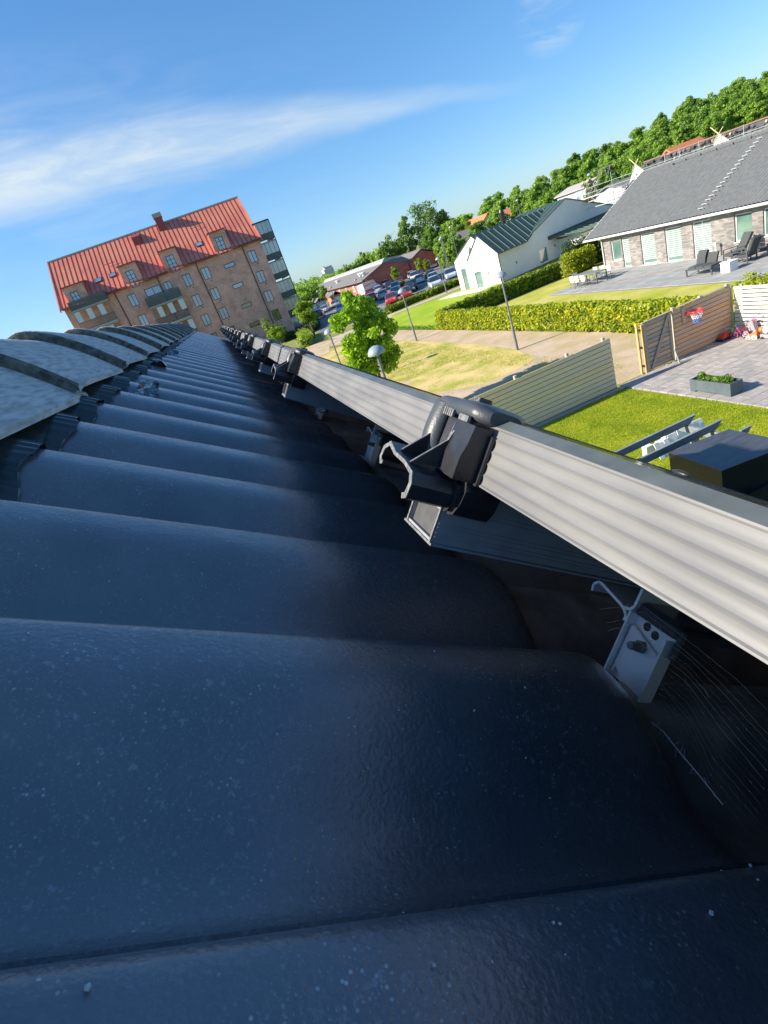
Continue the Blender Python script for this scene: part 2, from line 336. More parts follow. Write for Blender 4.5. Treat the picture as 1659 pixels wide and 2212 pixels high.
house = thing('house', 'dark tiled house roof in the foreground with pale ridge tiles and black tiles', 'house', (0,2,0))
DROP = [(0,0),(.012,.0003),(.026,.0018),(.038,.0052),(.048,.0105),(.058,.0175),(.068,.0255),(.078,.0335),(.088,.0400),(.10,.0448),(.112,.0470),(.122,.0475),(.130,.0440),(.138,.029),(.146,.012),(.151,.003),(.155,0)]
def drop(y):
    d = (0.255-y) % 0.155
    # smoothed table
    t = 0
    for k in (-1,0,1):
        dd = (d+k*0.003) % 0.155
        for (a,p),(b,q) in zip(DROP, DROP[1:]):
            if a <= dd <= b: t += p+(q-p)*(dd-a)/(b-a); break
    return t/3
def tile_mesh():
    mb = MB(); A0, A1 = -0.22, 0.285; rows = []
    av = [A0, -0.1, 0.0, 0.1, 0.18, 0.235, 0.26, 0.27, 0.277, 0.282, 0.2845]
    ys = [0.0]+[0.0]+[0.31*i/72 for i in range(1,73)]+[0.31]
    for k, a in enumerate(av+[0.2845, 0.2825]):
        row = []
        for j, yy in enumerate(ys):
            y = 0.119+yy; dr = drop(y if 0<yy<0.31 else y+0.0001)
            lift = 0.0075*(1-min(1,yy/0.05))**1.5
            b = -0.15-dr+lift
            if j == 0: b -= 0.0105
            if j == len(ys)-1: b -= 0.006
            e = max(0, (a-0.255)/0.0295); b -= 0.011*(1-math.sqrt(max(0,1-min(1,e)**2)))
            aa = a+0.016*(dr/0.041)*max(0,min(1,(a-0.2)/0.085))
            if k == len(av): b -= 0.005
            if k == len(av)+1: b -= 0.022
            row.append((aa, yy-(0.0 if j else 0.0105), b))
        rows.append(row)
    mb.grid(rows); return mb
tm = tile_mesh(); tile_me = tm.mesh('roof_tile', [M_tile, mat('tile_worn_edge', (0.36,0.35,0.33), 0.7, (0.14,0.14,0.14), 90, 7, bump=0.0012, bscale=260, lo=.4, hi=.62)], (0,0,0), f35, smooth=True, angle=50)
ncol = 75
for i_, p_ in enumerate(tile_me.polygons):
    if 9 <= i_//ncol <= 11: p_.material_index = 1
M_tile_lifted = mat('tile_lifted', (0.42,0.35,0.30), 0.7, (0.20,0.175,0.155), 22, 7, bump=0.0009, bscale=260, speck=(140,.2,(.4,.38,.34)))  # lighter, warmer colour stands in for light missing under the panels
tile_me2 = tile_me.copy(); tile_me2.name = 'roof_tile'; tile_me2.materials[0] = M_tile_lifted
cstep = T38*0.34
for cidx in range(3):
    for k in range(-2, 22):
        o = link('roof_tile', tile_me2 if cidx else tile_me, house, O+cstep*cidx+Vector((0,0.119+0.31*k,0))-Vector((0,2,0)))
        r_ = random.Random(k*7+cidx)
        o.location += N35*r_.uniform(-0.0008,0.0008); o.rotation_euler = (r_.uniform(-.002,.002), 0, 0)
YE = 0.119+0.31*22
# roof deck under the tiles and the part of the roof the panels hide (rolled pan shape)
dk = MB(); rows = []
for i in range(0, 12*22+1):
    y = -4+ (YE+4)*i/(12*22); rows.append([F38(0.95, y, -0.172-drop(y)), F38(5.1, y, -0.172-drop(y))])
dk.grid(rows); dk.build('lower_roof', M_tile, house, smooth=True)
dk = MB(); rows = []
for i in range(0, 12*12+1):
    y = -4+3.5*i/144; rows.append([F38(-0.25, y, -0.172-drop(y)), F38(1.0, y, -0.172-drop(y))])
dk.grid(rows); dk.build('upper_roof', M_tile, house, smooth=True)
dk = MB()
P = lambda x, z: (x, z)
ax, az = -0.366, H+0.012
dk.prism([(ax,az-0.04),(4.15,az-0.04-(4.15-ax)*0.781-0.17),(4.15,az-0.04-(4.15-ax)*0.781-0.36),(ax,az-0.30),(-4.9,az-0.04-(4.15-ax)*0.781-0.36),(-4.9,az-0.04-(4.15-ax)*0.781-0.17)], 1, -4, YE)
dk.build('roof_deck', mat('dark_board', (0.03,0.03,0.032), 0.8), house)
MB().prism([(-4.4,0),(3.6,0),(3.6,3.0),(ax,5.95),(-4.4,3.0)], 1, -3.8, YE-0.35).build('wall', M_wall, house)
# far verge board and gable flashing strip
MB().prism([(ax,az-0.02),(3.9,az-0.02-(3.9-ax)*0.781-.1),(3.9,az-(3.9-ax)*0.781-.3),(ax,az-.25)], 1, YE+0.002, YE+0.03).build('verge_board', M_black, house)

# pleated flashing between ridge tiles and the first course
mb = MB(); rows = []
yy = -0.5; 
while yy < YE:
    near = yy < 3.2
    ph = (yy/0.0118) % 1.0; w = (abs(ph-0.5)*2-0.5)*0.0042 if near else 0.0
    jit = 0.003*math.sin(yy*57)+0.002*math.sin(yy*131)
    d = drop(yy)
    rows.append([f35(a, yy, -0.15-d*f+0.0045+w*g)+O for a, f, g in ((-0.215,.2,.6),(-0.175,.55,.8),(-0.15,.92,1),(-0.130+jit,1,1),(-0.1285+jit,1.04,.6))])
    yy += 0.00295 if near else 0.012
mb.grid(rows); mb.build('ridge_flashing', M_pvc, house)
# foil scraps stuck in the flashing
rr = random.Random(5)
for (fy, fa) in ((1.05,-0.125),(1.10,-0.11),(1.62,-0.13),(2.2,-0.13)):
    mb = MB(); g_ = [[f35(fa+0.012*i+rr.uniform(-.003,.003), fy+0.011*j+rr.uniform(-.003,.003), -0.15-drop(fy+.01*j)+0.012+rr.uniform(-.007,.008))+O for j in range(6)] for i in range(4)]
    mb.grid(g_).build('foil_scrap', mat('torn_foil', (0.35,0.37,0.4), 0.3, (0.03,0.03,0.04), 120, 3, metal=0.6), house)

# ridge tiles
def ridge_mesh():
    mb = MB(); nu = 28; L_ = 0.5
    us = [-1+2*i/nu for i in range(nu+1)]
    def pt(u, y, off):
        x = 0.152*u; z = -0.118*abs(u)**1.5
        nx, nz = (0.18*1.5*abs(u)**.5*math.copysign(4.2,u)), 1.0; q = math.hypot(nx,nz)
        return (ax+x+nx/q*off, y, H+0.088+z+nz/q*off)
    secs = [(0.0,0.015),(0.003,0.0195),(0.010,0.021),(0.10,0.0185),(0.25,0.012),(0.40,0.005),(L_,0.001)]
    mb.grid([[pt(u,y,o) for u in us] for y,o in secs]); n1 = len(mb.f)
    mb.grid([[pt(u,y,o) for u in us] for y,o in ((0.0,0.015),(0.001,-0.004),(0.06,-0.006))])
    # long edges
    for sgn in (0, -1):
        u = us[sgn]
        mb.grid([[pt(u,y,o) for y,o in secs],[(pt(u,y,o)[0], y, pt(u,y,o)[2]-0.007) for y,o in secs],[(pt(u*0.93,y,o)[0], y, pt(u,y,o)[2]-0.006) for y,o in secs]])
    me = mb.mesh('ridge_tile', [M_ridge, M_moss], (0,0,0), smooth=True, angle=35)
    for i, p in enumerate(me.polygons):
        if n1 <= i < n1+2*nu or (i < n1 and i//nu < 1): p.material_index = 1
    return me
rme = ridge_mesh(); ridge_ys = [0.86+0.45*k for k in range(-3,14)]
for k, y in enumerate(ridge_ys):
    rr = random.Random(k+40)
    link('ridge_tile', rme, house, (rr.uniform(-.004,.004), y-2, rr.uniform(-.003,.003)))

# solar panels ------------------------------------------------------------
M_frame = mat('panel_frame', (0.16,0.16,0.162), 0.42, (0.215,0.212,0.205), 60, 12, bump=0.00003, bscale=900, spec=0.5, lo=0.36, hi=0.66, stretch=(1,.25,1))
M_lip = mat('panel_lip', (0.085,0.095,0.09), 0.42, (0.13,0.145,0.135), 40, 3)
M_cell = mat('panel_glass', (0.006,0.008,0.013), 0.09, spec=0.8)
def panel_meshes():
    W, L_ = 1.13, 1.72
    wave = []
    z0, z1 = -0.0068, -0.0405; n = 40
    for i in range(n+1):
        u = i/n; zz = z0+(z1-z0)*u
        ph = u*5.0; d = 0.0010*(abs(math.sin(math.pi*ph))**0.6) if 0.04<u<0.97 else 0
        wave.append((d, zz))
    side = MB()
    prof = [(0.012,-0.0022),(0.0062,-0.0022)]; lip = MB()
    lip.grid([[(a, y, b) for a,b in [(0.0115,-0.0035),(0.0110,-0.0018),(0.0062,-0.0018),(0.0058,-0.0021),(0.0004,-0.0066),(0.0,-0.0072)]] for y in (0,L_)])
    side.grid([[(a, y, b) for a,b in wave+[(0.010,z1),(0.010,-0.012),(0.0115,-0.004)]] for y in (0,L_)])
    # other three sides, and end faces of the near side
    for q in (lip, side):
        a,b,c,d = (-0.0068,-0.0018,0,0) if q is lip else (-0.0405,-0.0068,0,0)
        q.box(W-0.011,W,0,L_,a,b); q.box(0.011,W-0.011,0,0.011,a,b); q.box(0.011,W-0.011,L_-0.011,L_,a,b)
    side.grid([[(a,0.0,b) for a,b in wave],[(0.0105,0.0,b) for a,b in wave]]); side.grid([[(a,L_,b) for a,b in wave],[(0.0105,L_,b) for a,b in wave]])
    gl = MB().box(0.0112,W-0.0112,0.0112,L_-0.0112,-0.0075,-0.0028)
    cl = MB()
    for i in range(1,6): cl.box(0.02+i*0.182,0.0225+i*0.182,0.02,L_-0.02,-0.0028,-0.0026)
    for i in range(1,10): cl.box(0.02,W-0.02,0.02+i*0.168,0.0225+i*0.168,-0.0028,-0.0025)
    f = lambda t,y,n: T38*t+Yv*y+N38*n
    return [('frame', side.mesh('frame', M_frame, xf=f, smooth=True, angle=9)), ('lip', lip.mesh('lip', M_lip, xf=f)), ('glass', gl.mesh('glass', M_cell, xf=f)), ('cell_gap', cl.mesh('cell_gap', mat('cell_grid',(0.03,0.035,0.045),0.3), xf=f))]
pmes = panel_meshes()
where = ['nearest one at the right edge', 'second one along, beyond the seam', 'third one along towards the far gable', 'last one beside the far gable']
rowt = ['top row', 'middle row', 'bottom row']
for r_ in range(3):
    for k in range(4):
        p0 = F38(0.154+1.15*r_, -0.49+1.74*k, 0)
        t_ = thing('solar_module', 'black solar panel with grey grooved frame, %s, %s' % (rowt[r_], where[k]), 'solar panel', p0, 'solar panels on the tiled roof')
        for nm, me in pmes: link(nm, me, t_)
# rails, clamps, hooks ----------------------------------------------------
M_rail = mat('rail_aluminium', (0.30,0.32,0.35), 0.38, (0.36,0.38,0.40), 60, 4, metal=0.1, stretch=(1,1,1), bump=0.0001, bscale=500)
M_cut = mat('cut_metal_edge', (0.13,0.135,0.14), 0.45, (0.26,0.26,0.25), 300, 3, metal=0.1)
M_galv = mat('galvanised_steel', (0.80,0.84,0.86), 0.35, (0.88,0.9,0.9), 45, 5, metal=0.45, bump=0.0001, bscale=500)
def hollow(mb, y0, y1, n0, n1, t0, t1, w=0.0022):
    mb.box(t0,t1,y0,y0+w,n0,n1); mb.box(t0,t1,y1-w,y1,n0,n1); mb.box(t0,t1,y0+w,y1-w,n0,n0+w); mb.box(t0,t1,y0+w,y1-w,n1-w,n1)
f38 = lambda t,y,n: T38*t+Yv*y+N38*n
RY0, RY1 = 0.272, 0.313
ra = MB(); hollow(ra, RY0, RY1, -0.083, -0.0415, 0.1465, 3.72, .0016)
ra.box(0.1465,3.72,RY0-0.0028,RY1+0.0028,-0.0846,-0.0831)
for nn in (-0.0795,-0.077,-0.0735,-0.071,-0.0625,-0.060,-0.0485,-0.0465): ra.box(0.1475,3.72,RY0-0.0007,RY0,nn,nn+0.0009)
ra.box(0.1475,3.72,RY0+.0022,RY1-.0022,-0.0632,-0.0615)
pg_ = MB().box(0.1490,0.1500,RY0+.0017,RY1-.0017,-0.0813,-0.0432)
ec = MB(); e0, e1 = 0.1455, 0.1467
ec.box(e0,e1,RY0-.0002,RY0+.0015,-.083,-.0415); ec.box(e0,e1,RY1-.0015,RY1+.0002,-.083,-.0415); ec.box(e0,e1,RY0-.003,RY1+.003,-.0846,-.0831)
railm = [('channel', ra.mesh('channel', M_rail, xf=f38)), ('cut_edge', ec.mesh('cut_edge', M_cut, xf=f38)), ('end_plug', pg_.mesh('end_plug', mat('dull_grey',(0.055,0.057,0.06),.6,(0.075,0.077,0.08),120), xf=f38))]
# clamp
def clamp_meshes():
    y0, y1 = RY0-0.006, RY1+0.009; ym = (y0+y1)/2
    body = MB(); cut = MB(); cap = MB()
    # saddle: folded profile in (y, n), drawn out along t
    prof = [(y0+.004,-.0605),(y0-.0015,-.0585),(y0-.003,-.050),(y0+.001,-.0435),(y0+.016,-.0405),(y1-.022,-.0395),(y1-.009,-.0355),(y1+.001,-.0405),(y1+.003,-.048),(y1-.001,-.0525),(y1-.005,-.0515)]
    inner = [(y0+.006,-.0575),(y0+.0025,-.0565),(y0+.0008,-.050),(y0+.004,-.0455),(y0+.016,-.0428),(y1-.021,-.0418),(y1-.009,-.0385),(y1-.0025,-.042),(y1-.0005,-.0475),(y1-.003,-.0498),(y1-.005,-.049)]
    ring = prof+inner[::-1]
    def ext(mb, pts_o, pts_i, t0, t1):
        n = len(pts_o); 
        for i in range(n-1):
            a,b,c,d = pts_o[i],pts_o[i+1],pts_i[i+1],pts_i[i]
            mb.add([(t0,*a),(t0,*b),(t0,*c),(t0,*d),(t1,*a),(t1,*b),(t1,*c),(t1,*d)],[(0,1,2,3),(7,6,5,4),(0,4,5,1),(1,5,6,2),(2,6,7,3),(3,7,4,0)])
    ext(body, prof, inner, 0.119, 0.149); ext(cut, prof, inner, 0.1183, 0.1189)
    # lower body that closes round the rail under the frame
    body.prism([(y0-.009,-.0455),(y0-.0075,-.054),(y0-.003,-.0615),(y0+.004,-.0635),(y0+.006,-.0415),(y0-.006,-.0405)], 0, 0.1490, 0.1725)
    body.prism([(y0-.0042,-.044),(y0-.0042,-.055),(y0-.0012,-.0605),(y0+.004,-.0605),(y0+.004,-.0415)], 0, 0.1455, 0.1490)
    body.box(0.1492,0.170,y0+.007,y1-.002,-.0455,-.0412)
    # upright block in front of the frame
    body.prism([(0.1385,-.0405),(0.1385,-.028),(0.1405,-.020),(0.1415,-.0095),(0.1525,-.0095),(0.1525,-.0405)], 1, y0-.008, y0+.016)
    body.prism([(0.1425,-.0405),(0.1440,-.0095),(0.1525,-.0095),(0.1525,-.0405)], 1, y0+.0165, y0+.032)
    body.box(0.1520,0.1538,y0-.0115,y0-.0083,-.041,-.0125)
    # rear upright with softly curved back
    for i in range(7):
        a = i/7; body.box(0.1440+.0012*math.sin(a*3.1),0.1526,y1-.022+.0022*i,y1-.022+.0022*(i+1),-.0395,-.006)
    # triangular fins
    for yy in (y0+.0125, y0+.037):
        body.prism([(0.121,-.0405),(0.142,-.0385),(0.1445,-.0120),(0.1415,-.0160),(0.1395,-.0225)], 1, yy, yy+.0022)
        cut.prism([(0.1208,-.0404),(0.1392,-.0224),(0.1412,-.0160),(0.1442,-.0118),(0.1440,-.0116),(0.1410,-.0158),(0.1390,-.0222),(0.1206,-.0402)], 1, yy+.0002, yy+.0019)
    cut.prism([(0.1376,-.038),(0.1384,-.038),(0.1424,-.0105),(0.1418,-.0105)],1,y0+.0150,y0+.0168)
    # cap: rounded bar over the frame
    c0, c1, h0, h1 = y0-.007, y1-.001, -.0090, .0030
    rows = []
    for i in range(13):
        u = i/12; y = c0+(c1-c0)*u; k = math.sqrt(max(0.0, 1-(2*u-1)**6)); 
        k = 0.55+0.45*k; tm_, nm_ = 0.1590, (h0+h1)/2+0.0006*math.sin(u*6)
        a, b = 0.0180*k, (h1-h0)/2*(k if 0<u<1 else 0.7)
        rows.append([(tm_+a*math.copysign(abs(math.cos(q))**0.55,math.cos(q)), y, nm_+b*math.copysign(abs(math.sin(q))**0.6,math.sin(q))) for q in [2*math.pi*j/20 for j in range(20)]+[0]])
    cap.grid(rows); cap.add(rows[0][:-1],[tuple(range(20))]); cap.add(rows[-1][:-1],[tuple(range(20))])
    # neck from cap down behind the uprights
    nk = [[(0.1435-.004*math.sin(v*1.5)+.002*(1-v), y1-.010+.008*math.cos(q)*(1+.25*(1-v)), -.002-.036*(1-v)) if 0 else (0.146-.009*v*(1-v)+.0075*math.cos(q), y1-.013+.0095*math.sin(q), -.003-.037*v) for q in [2*math.pi*j/14 for j in range(15)]] for v in [i/8 for i in range(9)]]
    cap.grid(nk)
    teeth = MB()
    teeth.box(0.1405,0.1420,y0+.021,y0+.035,-.0095,-.0050); teeth.box(0.1400,0.1418,y0+.0005,y0+.012,-.0092,-.0058)
    for i in range(5): teeth.box(0.1400,0.1406,y0+.021+.0028*i,y0+.0222+.0028*i,-.0095,-.0052)
    bolt = MB(); bolt.tube((0.160,ym,.0032),(0.160,ym,.0062),.006,6); bolt.tube((0.160,ym,-.05),(0.160,ym,.003),.003,8)
    return [('saddle', body.mesh('saddle', M_black, xf=f38)), ('cut_edge', cut.mesh('cut_edge', M_cut, xf=f38)), ('cap', cap.mesh('cap', mat('cap_plastic',(0.045,0.052,0.062),0.42,(0.065,0.072,0.082),60,4,bump=.0002,bscale=600), xf=f38, smooth=True, angle=60)),
            ('serrated_edge', teeth.mesh('serrated_edge', M_cut, xf=f38)), ('bolt', bolt.mesh('bolt', M_black, xf=f38))]
clm = clamp_meshes()
# hook
def hook_meshes():
    st = MB(); t = 0.327
    # upright strip with side flanges, rounded top
    top = [(0.234,-.155),(0.268,-.155),(0.2690,-.102),(0.2600,-.0985),(0.2420,-.0985),(0.2350,-.104)]
    st.prism(top, 0, t, t+.0022)
    st.prism([(0.268,-.158),(0.2695,-.158),(0.2700,-.103),(0.2685,-.103)], 0, t-.0095, t+.0022)
    st.prism([(0.2325,-.158),(0.234,-.158),(0.2352,-.106),(0.2337,-.106)], 0, t-.0095, t+.0022)
    for i in range(9): st.box(t-.0005,t,0.2445,0.2605,-.1105+.0013*i,-.1100+.0013*i)
    pl = MB(); pl.prism([(0.2375,-.160),(0.2655,-.146),(0.2665,-.1120),(0.2385,-.1215)], 0, t-.0045, t-.0022)
    pl.box(t-.0046,t-.0001,0.2655,0.2672,-.150,-.112)
    bo = MB(); bo.tube((t-.0046,0.2520,-.1215),(t-.0085,0.2520,-.1215),.0046,6); bo.tube((t-.0085,0.2520,-.1215),(t-.0165,0.2520,-.1215),.0028,12)
    for i in range(5): bo.ring((0,0,0),0,0) if 0 else bo.tube((t-.0095-.0013*i,0.2520,-.1215),(t-.0101-.0013*i,0.2520,-.1215),.0031,12)
    ho = MB(); ho.tube((t-.0006,0.2585,-.1085),(t-.0003,0.2585,-.1085),.0032,14); ho.tube((t-.0006,0.2500,-.1105),(t-.0003,0.2500,-.1105),.0032,14)
    arm = MB(); arm.bbox(t-.004,t+.10,0.232,0.272,-.104,-.0935,.003); arm.bbox(t-.003,t+.03,0.228,0.2335,-.118,-.0955,.0015)
    br = MB()
    for pts in ([(0.311,-.1075),(0.3125,-.1025),(0.3085,-.0985),(0.304,-.0985),(0.280,-.1035),(0.2755,-.1055),(0.2725,-.1085),(0.2725,-.1125)],[(0.2765,-.1040),(0.2715,-.1025),(0.2690,-.0990),(0.2690,-.0848)]):
        for a,b in zip(pts,pts[1:]):
            d = Vector((b[0]-a[0],b[1]-a[1])).normalized(); nrm = Vector((-d.y,d.x))*.0011
            br.prism([(a[0]+nrm.x,a[1]+nrm.y),(b[0]+nrm.x,b[1]+nrm.y),(b[0]-nrm.x,b[1]-nrm.y),(a[0]-nrm.x,a[1]-nrm.y)], 0, t-.008, t+.035)
    return [('strip', st.mesh('strip', M_galv, xf=f38)), ('plate', pl.mesh('plate', M_galv, xf=f38)), ('bolt', bo.mesh('bolt', M_cut, xf=f38)), ('hole', ho.mesh('hole', M_black, xf=f38)),
            ('arm', arm.mesh('arm', mat('gloss_black',(0.06,0.056,0.055),.22), xf=f38)), ('bracket', br.mesh('bracket', M_galv, xf=f38))]
hkm = hook_meshes()
DY = [0,.68,1.2,1.76,2.08,2.62,2.97,3.5,3.85,4.4,4.75,5.3,5.65,6.2]
ordn = ['nearest','second','third','fourth','fifth','sixth','seventh','eighth','ninth','tenth','eleventh','twelfth','thirteenth','farthest']
for i, dy in enumerate(DY):
    loc = O+Yv*dy
    for nm, what, cat, ms, grp in (('mounting_rail','grey aluminium rail end under the panel edge','rail',railm,'rails under the solar panels'),('panel_clamp','black clamp gripping the grey panel frame','clamp',clm,'clamps along the panel edge'),('roof_hook','galvanised roof hook with bolt under the rail','hook',hkm,'roof hooks under the rails')):
        t_ = thing(nm, '%s, %s along the row' % (what, ordn[i]), cat, loc, grp)
        for n2, me in ms: link(n2, me, t_)
# small black clip on the near panel's top edge
cp = MB(); cp.blob((0.1615,0.142,0.000),(0.0014,0.004,0.0011),3,12,8,0.0); tag(cp.build('cable_clip', M_black, xf=F38, smooth=True), 'small black clip sitting on the nearest panel edge', 'clip')
# loose cable seen under the second panel
cb = MB(); cb.path([F38(0.20+0.02*math.sin(i*.5)+.006*i, 0.98+0.012*i, -0.070-0.03*math.sin(i/14*3.14)) for i in range(15)], .003, 6)
tag(cb.build('solar_cable', M_black, smooth=True), 'thin black cable sagging under the panel beyond the nearest clamp', 'cable')
# spider web in front of the nearest hook
WEB=[[(0.2928,-0.1151),(0.2737,-0.1021),(0.2601,-0.0936),(0.2184,-0.0971),(0.1861,-0.0993),(0.1573,-0.1054)],[(0.2682,-0.1043),(0.2563,-0.0973),(0.2156,-0.1),(0.1843,-0.1041),(0.1565,-0.1096)],[(0.2817,-0.1202),(0.2653,-0.1071),(0.2519,-0.1012),(0.2138,-0.1034),(0.1828,-0.1085),(0.1548,-0.1154)],[(0.2773,-0.1241),(0.2595,-0.1094),(0.2501,-0.1051),(0.212,-0.1059),(0.1823,-0.1121),(0.1535,-0.1191)],[(0.2558,-0.1139),(0.2449,-0.1091),(0.2104,-0.1105),(0.1803,-0.1172),(0.152,-0.123)],[(0.2671,-0.129),(0.2503,-0.116),(0.2419,-0.1111),(0.2088,-0.1132),(0.1808,-0.1209),(0.1497,-0.1284)],[(0.2646,-0.1325),(0.2476,-0.1187),(0.2387,-0.116),(0.2076,-0.1158),(0.1792,-0.1248),(0.1489,-0.132)],[(0.2416,-0.1223),(0.2347,-0.1194),(0.2069,-0.12),(0.1782,-0.1292),(0.1479,-0.1371)],[(0.2553,-0.1357),(0.2394,-0.1259),(0.2317,-0.1228),(0.204,-0.1231),(0.1769,-0.1345),(0.1458,-0.1412)],[(0.2507,-0.1392),(0.2339,-0.1267),(0.2284,-0.1254),(0.2035,-0.1272),(0.1751,-0.1382),(0.1449,-0.1449)],[(0.2309,-0.1301),(0.226,-0.129),(0.2014,-0.1298),(0.1746,-0.1429),(0.143,-0.1496)],[(0.242,-0.1441),(0.2283,-0.1324),(0.2212,-0.1318),(0.2001,-0.1343),(0.1736,-0.1471),(0.1419,-0.1543)],[(0.2387,-0.1468),(0.2236,-0.135),(0.2187,-0.1332),(0.1977,-0.1377),(0.173,-0.1518),(0.1401,-0.158)],[(0.22,-0.1378),(0.2156,-0.1365),(0.1969,-0.1407),(0.171,-0.1558),(0.1386,-0.1622)],[(0.2308,-0.1516),(0.215,-0.1393),(0.2133,-0.1402),(0.1951,-0.1436),(0.1697,-0.1608),(0.1378,-0.1675)],[(0.2159,-0.1567),(0.2067,-0.1559),(0.1951,-0.1584),(0.1775,-0.1612),(0.1584,-0.1649)]]
wb = MB(); rr = random.Random(2)
for L_ in WEB[:-1]:
    pts = [F38(0.315, y, n) for y, n in L_]; fine = []
    for a, b in zip(pts, pts[1:]):
        for i in range(4): fine.append(a.lerp(b, i/4)+Vector((rr.uniform(-1,1),rr.uniform(-1,1),rr.uniform(-1,1)))*.00035)
    fine.append(pts[-1]); wb.path(fine, rr.choice((.00004,.00006,.00010)) if L_ is not WEB[-1] else .00045, 3)
    for k in range(3): p = fine[rr.randrange(len(fine))]; wb.blob(p,(.0003,.0003,.0003),k,5,4)
for i in range(9):
    p = F38(.31+rr.uniform(0,.02), rr.uniform(.19,.33), rr.uniform(-.135,-.098)); q = p+Vector((rr.uniform(-1,1),rr.uniform(-1,1),rr.uniform(-1,1)))*.008
    wb.path([p,p.lerp(q,.5)+Vector((rr.uniform(-1,1),rr.uniform(-1,1),0))*.002,q], .0001, 3)
wb2 = MB(); pts = [F38(0.315, y, n) for y, n in WEB[-1]]
for a, q_ in zip(pts, pts[1:]):
    wb2.tube(a, q_, .0004, 4)
    for k in range(5): p = a.lerp(q_, k/5); wb2.tube(p, p+Vector((rr.uniform(-1,1),rr.uniform(-1,1),rr.uniform(-1,1)))*.004, .00012, 3)
o_ = wb2.build('cobweb', mat('silk_white', (0.7,0.7,0.68), 0.5), kind='stuff'); o_['label'] = 'thick whitish cobweb strand right of the nearest tile end'
tag(wb.build('spider_web', mat('silk', (0.6,0.56,0.4), 0.35, spec=0.8)), 'dusty spider web strung between the tiles and the nearest roof hook', 'spider web')
# a little grit lying on the near tiles
gt = MB(); rr = random.Random(9)
for i in range(60):
    a, y = rr.uniform(-.1,.27), rr.uniform(.08,.36); p = f35(a,y,-.15-drop(y)+.0004)+O; r = rr.uniform(.0003,.0011)
    gt.blob(p,(r,r,r*.6),i,5,3,.3)
o = gt.build('roof_grit', mat('grit',(0.5,0.5,0.48),0.9), kind='stuff'); o['label'] = 'pale specks of grit lying on the near black tiles'
# ================================================================ ground
def lawn_mat(name, a, b, c, s1, s2, bump=0.02):
    m = bpy.data.materials.new(name); m.use_nodes = True; nt = m.node_tree; N, L = nt.nodes, nt.links
    bs = N['Principled BSDF']; bs.inputs['Roughness'].default_value = 0.95; bs.inputs['Specular IOR Level'].default_value = 0.1
    g = N.new('ShaderNodeNewGeometry')
    def nz(s, d, lo, hi):
        n = N.new('ShaderNodeTexNoise'); n.inputs['Scale'].default_value = s; n.inputs['Detail'].default_value = d; n.inputs['Roughness'].default_value = .65; L.new(g.outputs['Position'], n.inputs['Vector'])
        r = N.new('ShaderNodeMapRange'); L.new(n.outputs[0], r.inputs['Value']); r.inputs['From Min'].default_value = lo; r.inputs['From Max'].default_value = hi; return r.outputs[0]
    x = N.new('ShaderNodeMixRGB'); L.new(nz(s2,6,.3,.7), x.inputs[0]); x.inputs[1].default_value = (*a,1); x.inputs[2].default_value = (*b,1)
    y = N.new('ShaderNodeMixRGB'); L.new(nz(s1,7,.38,.60), y.inputs[0]); L.new(x.outputs[0], y.inputs[1]); y.inputs[2].default_value = (*c,1)
    L.new(y.outputs[0], bs.inputs['Base Color'])
    n = N.new('ShaderNodeTexNoise'); n.inputs['Scale'].default_value = s2*1.5; n.inputs['Detail'].default_value = 5; L.new(g.outputs['Position'], n.inputs['Vector'])
    bp = N.new('ShaderNodeBump'); bp.inputs['Distance'].default_value = bump; L.new(n.outputs[0], bp.inputs['Height']); L.new(bp.outputs[0], bs.inputs['Normal']); return m
M_grass = lawn_mat('meadow', (0.15,0.19,0.045), (0.21,0.25,0.06), (0.29,0.27,0.12), .12, 3)
M_dry = lawn_mat('dry_grass', (0.24,0.29,0.035), (0.42,0.39,0.09), (0.62,0.47,0.21), .55, 5, .03)
M_lawn = lawn_mat('lush_lawn', (0.20,0.27,0.015), (0.31,0.37,0.02), (0.40,0.41,0.03), .8, 14)
M_lawn2 = lawn_mat('bright_lawn', (0.19,0.31,0.02), (0.28,0.40,0.025), (0.34,0.42,0.04), .3, 3)
M_soil = lawn_mat('gravelly_soil', (0.48,0.36,0.275), (0.60,0.465,0.365), (0.42,0.34,0.20), .6, 9, .02)
M_path = mat('fine_gravel', (0.42,0.35,0.28), 0.95, (0.50,0.42,0.34), 8, 5)
M_asph = mat('asphalt', (0.13,0.135,0.145), 0.85, (0.18,0.185,0.195), 3, 6)
g = MB(); n = 24
for i in range(n):
    for j in range(n):
        a, b = -600+i*75, -300+j*75
        g.quad((a,b,0),(a+75,b,0),(a+75,b+75,0),(a,b+75,0))
struct('ground', g, M_grass)
struct('dry_lawn', poly([(3.6,15.7),(13,15.7),(12.6,20.5),(12.4,22.2),(13.3,23.2),(13.9,26),(14.15,31),(13.9,38),(13.5,45),(12.8,52),(10.5,56),(7.4,60),(3.6,60)],.004), M_dry)
struct('bare_soil', poly([(9.4,19),(12.0,15.62),(17.4,15.75),(16.5,24),(16.3,32),(16.1,42),(15.6,51.5),(14.6,58),(12.4,64),(9.0,69.5),(7.6,69),(9.6,62),(12.8,52),(13.5,45),(13.9,38),(14.15,31),(13.9,26),(13.3,23.2),(12.6,22.6),(11.5,22.4),(10.2,22.3),(8.4,24.2),(8.2,27),(8.7,29),(6.0,30),(5.6,26),(7,22)],.008), M_soil)
struct('bright_lawn', poly([(15.6,51.5),(16.3,42),(28.6,42.2),(28.6,63.5),(20.2,64.6),(14.8,58)],.012), M_lawn2)
struct('gravel_path', poly([(14.6,58),(20.4,64.8),(30.5,64.6),(30.5,66.6),(20.6,66.6),(12.0,66.5),(12.4,64)],.016), M_path)
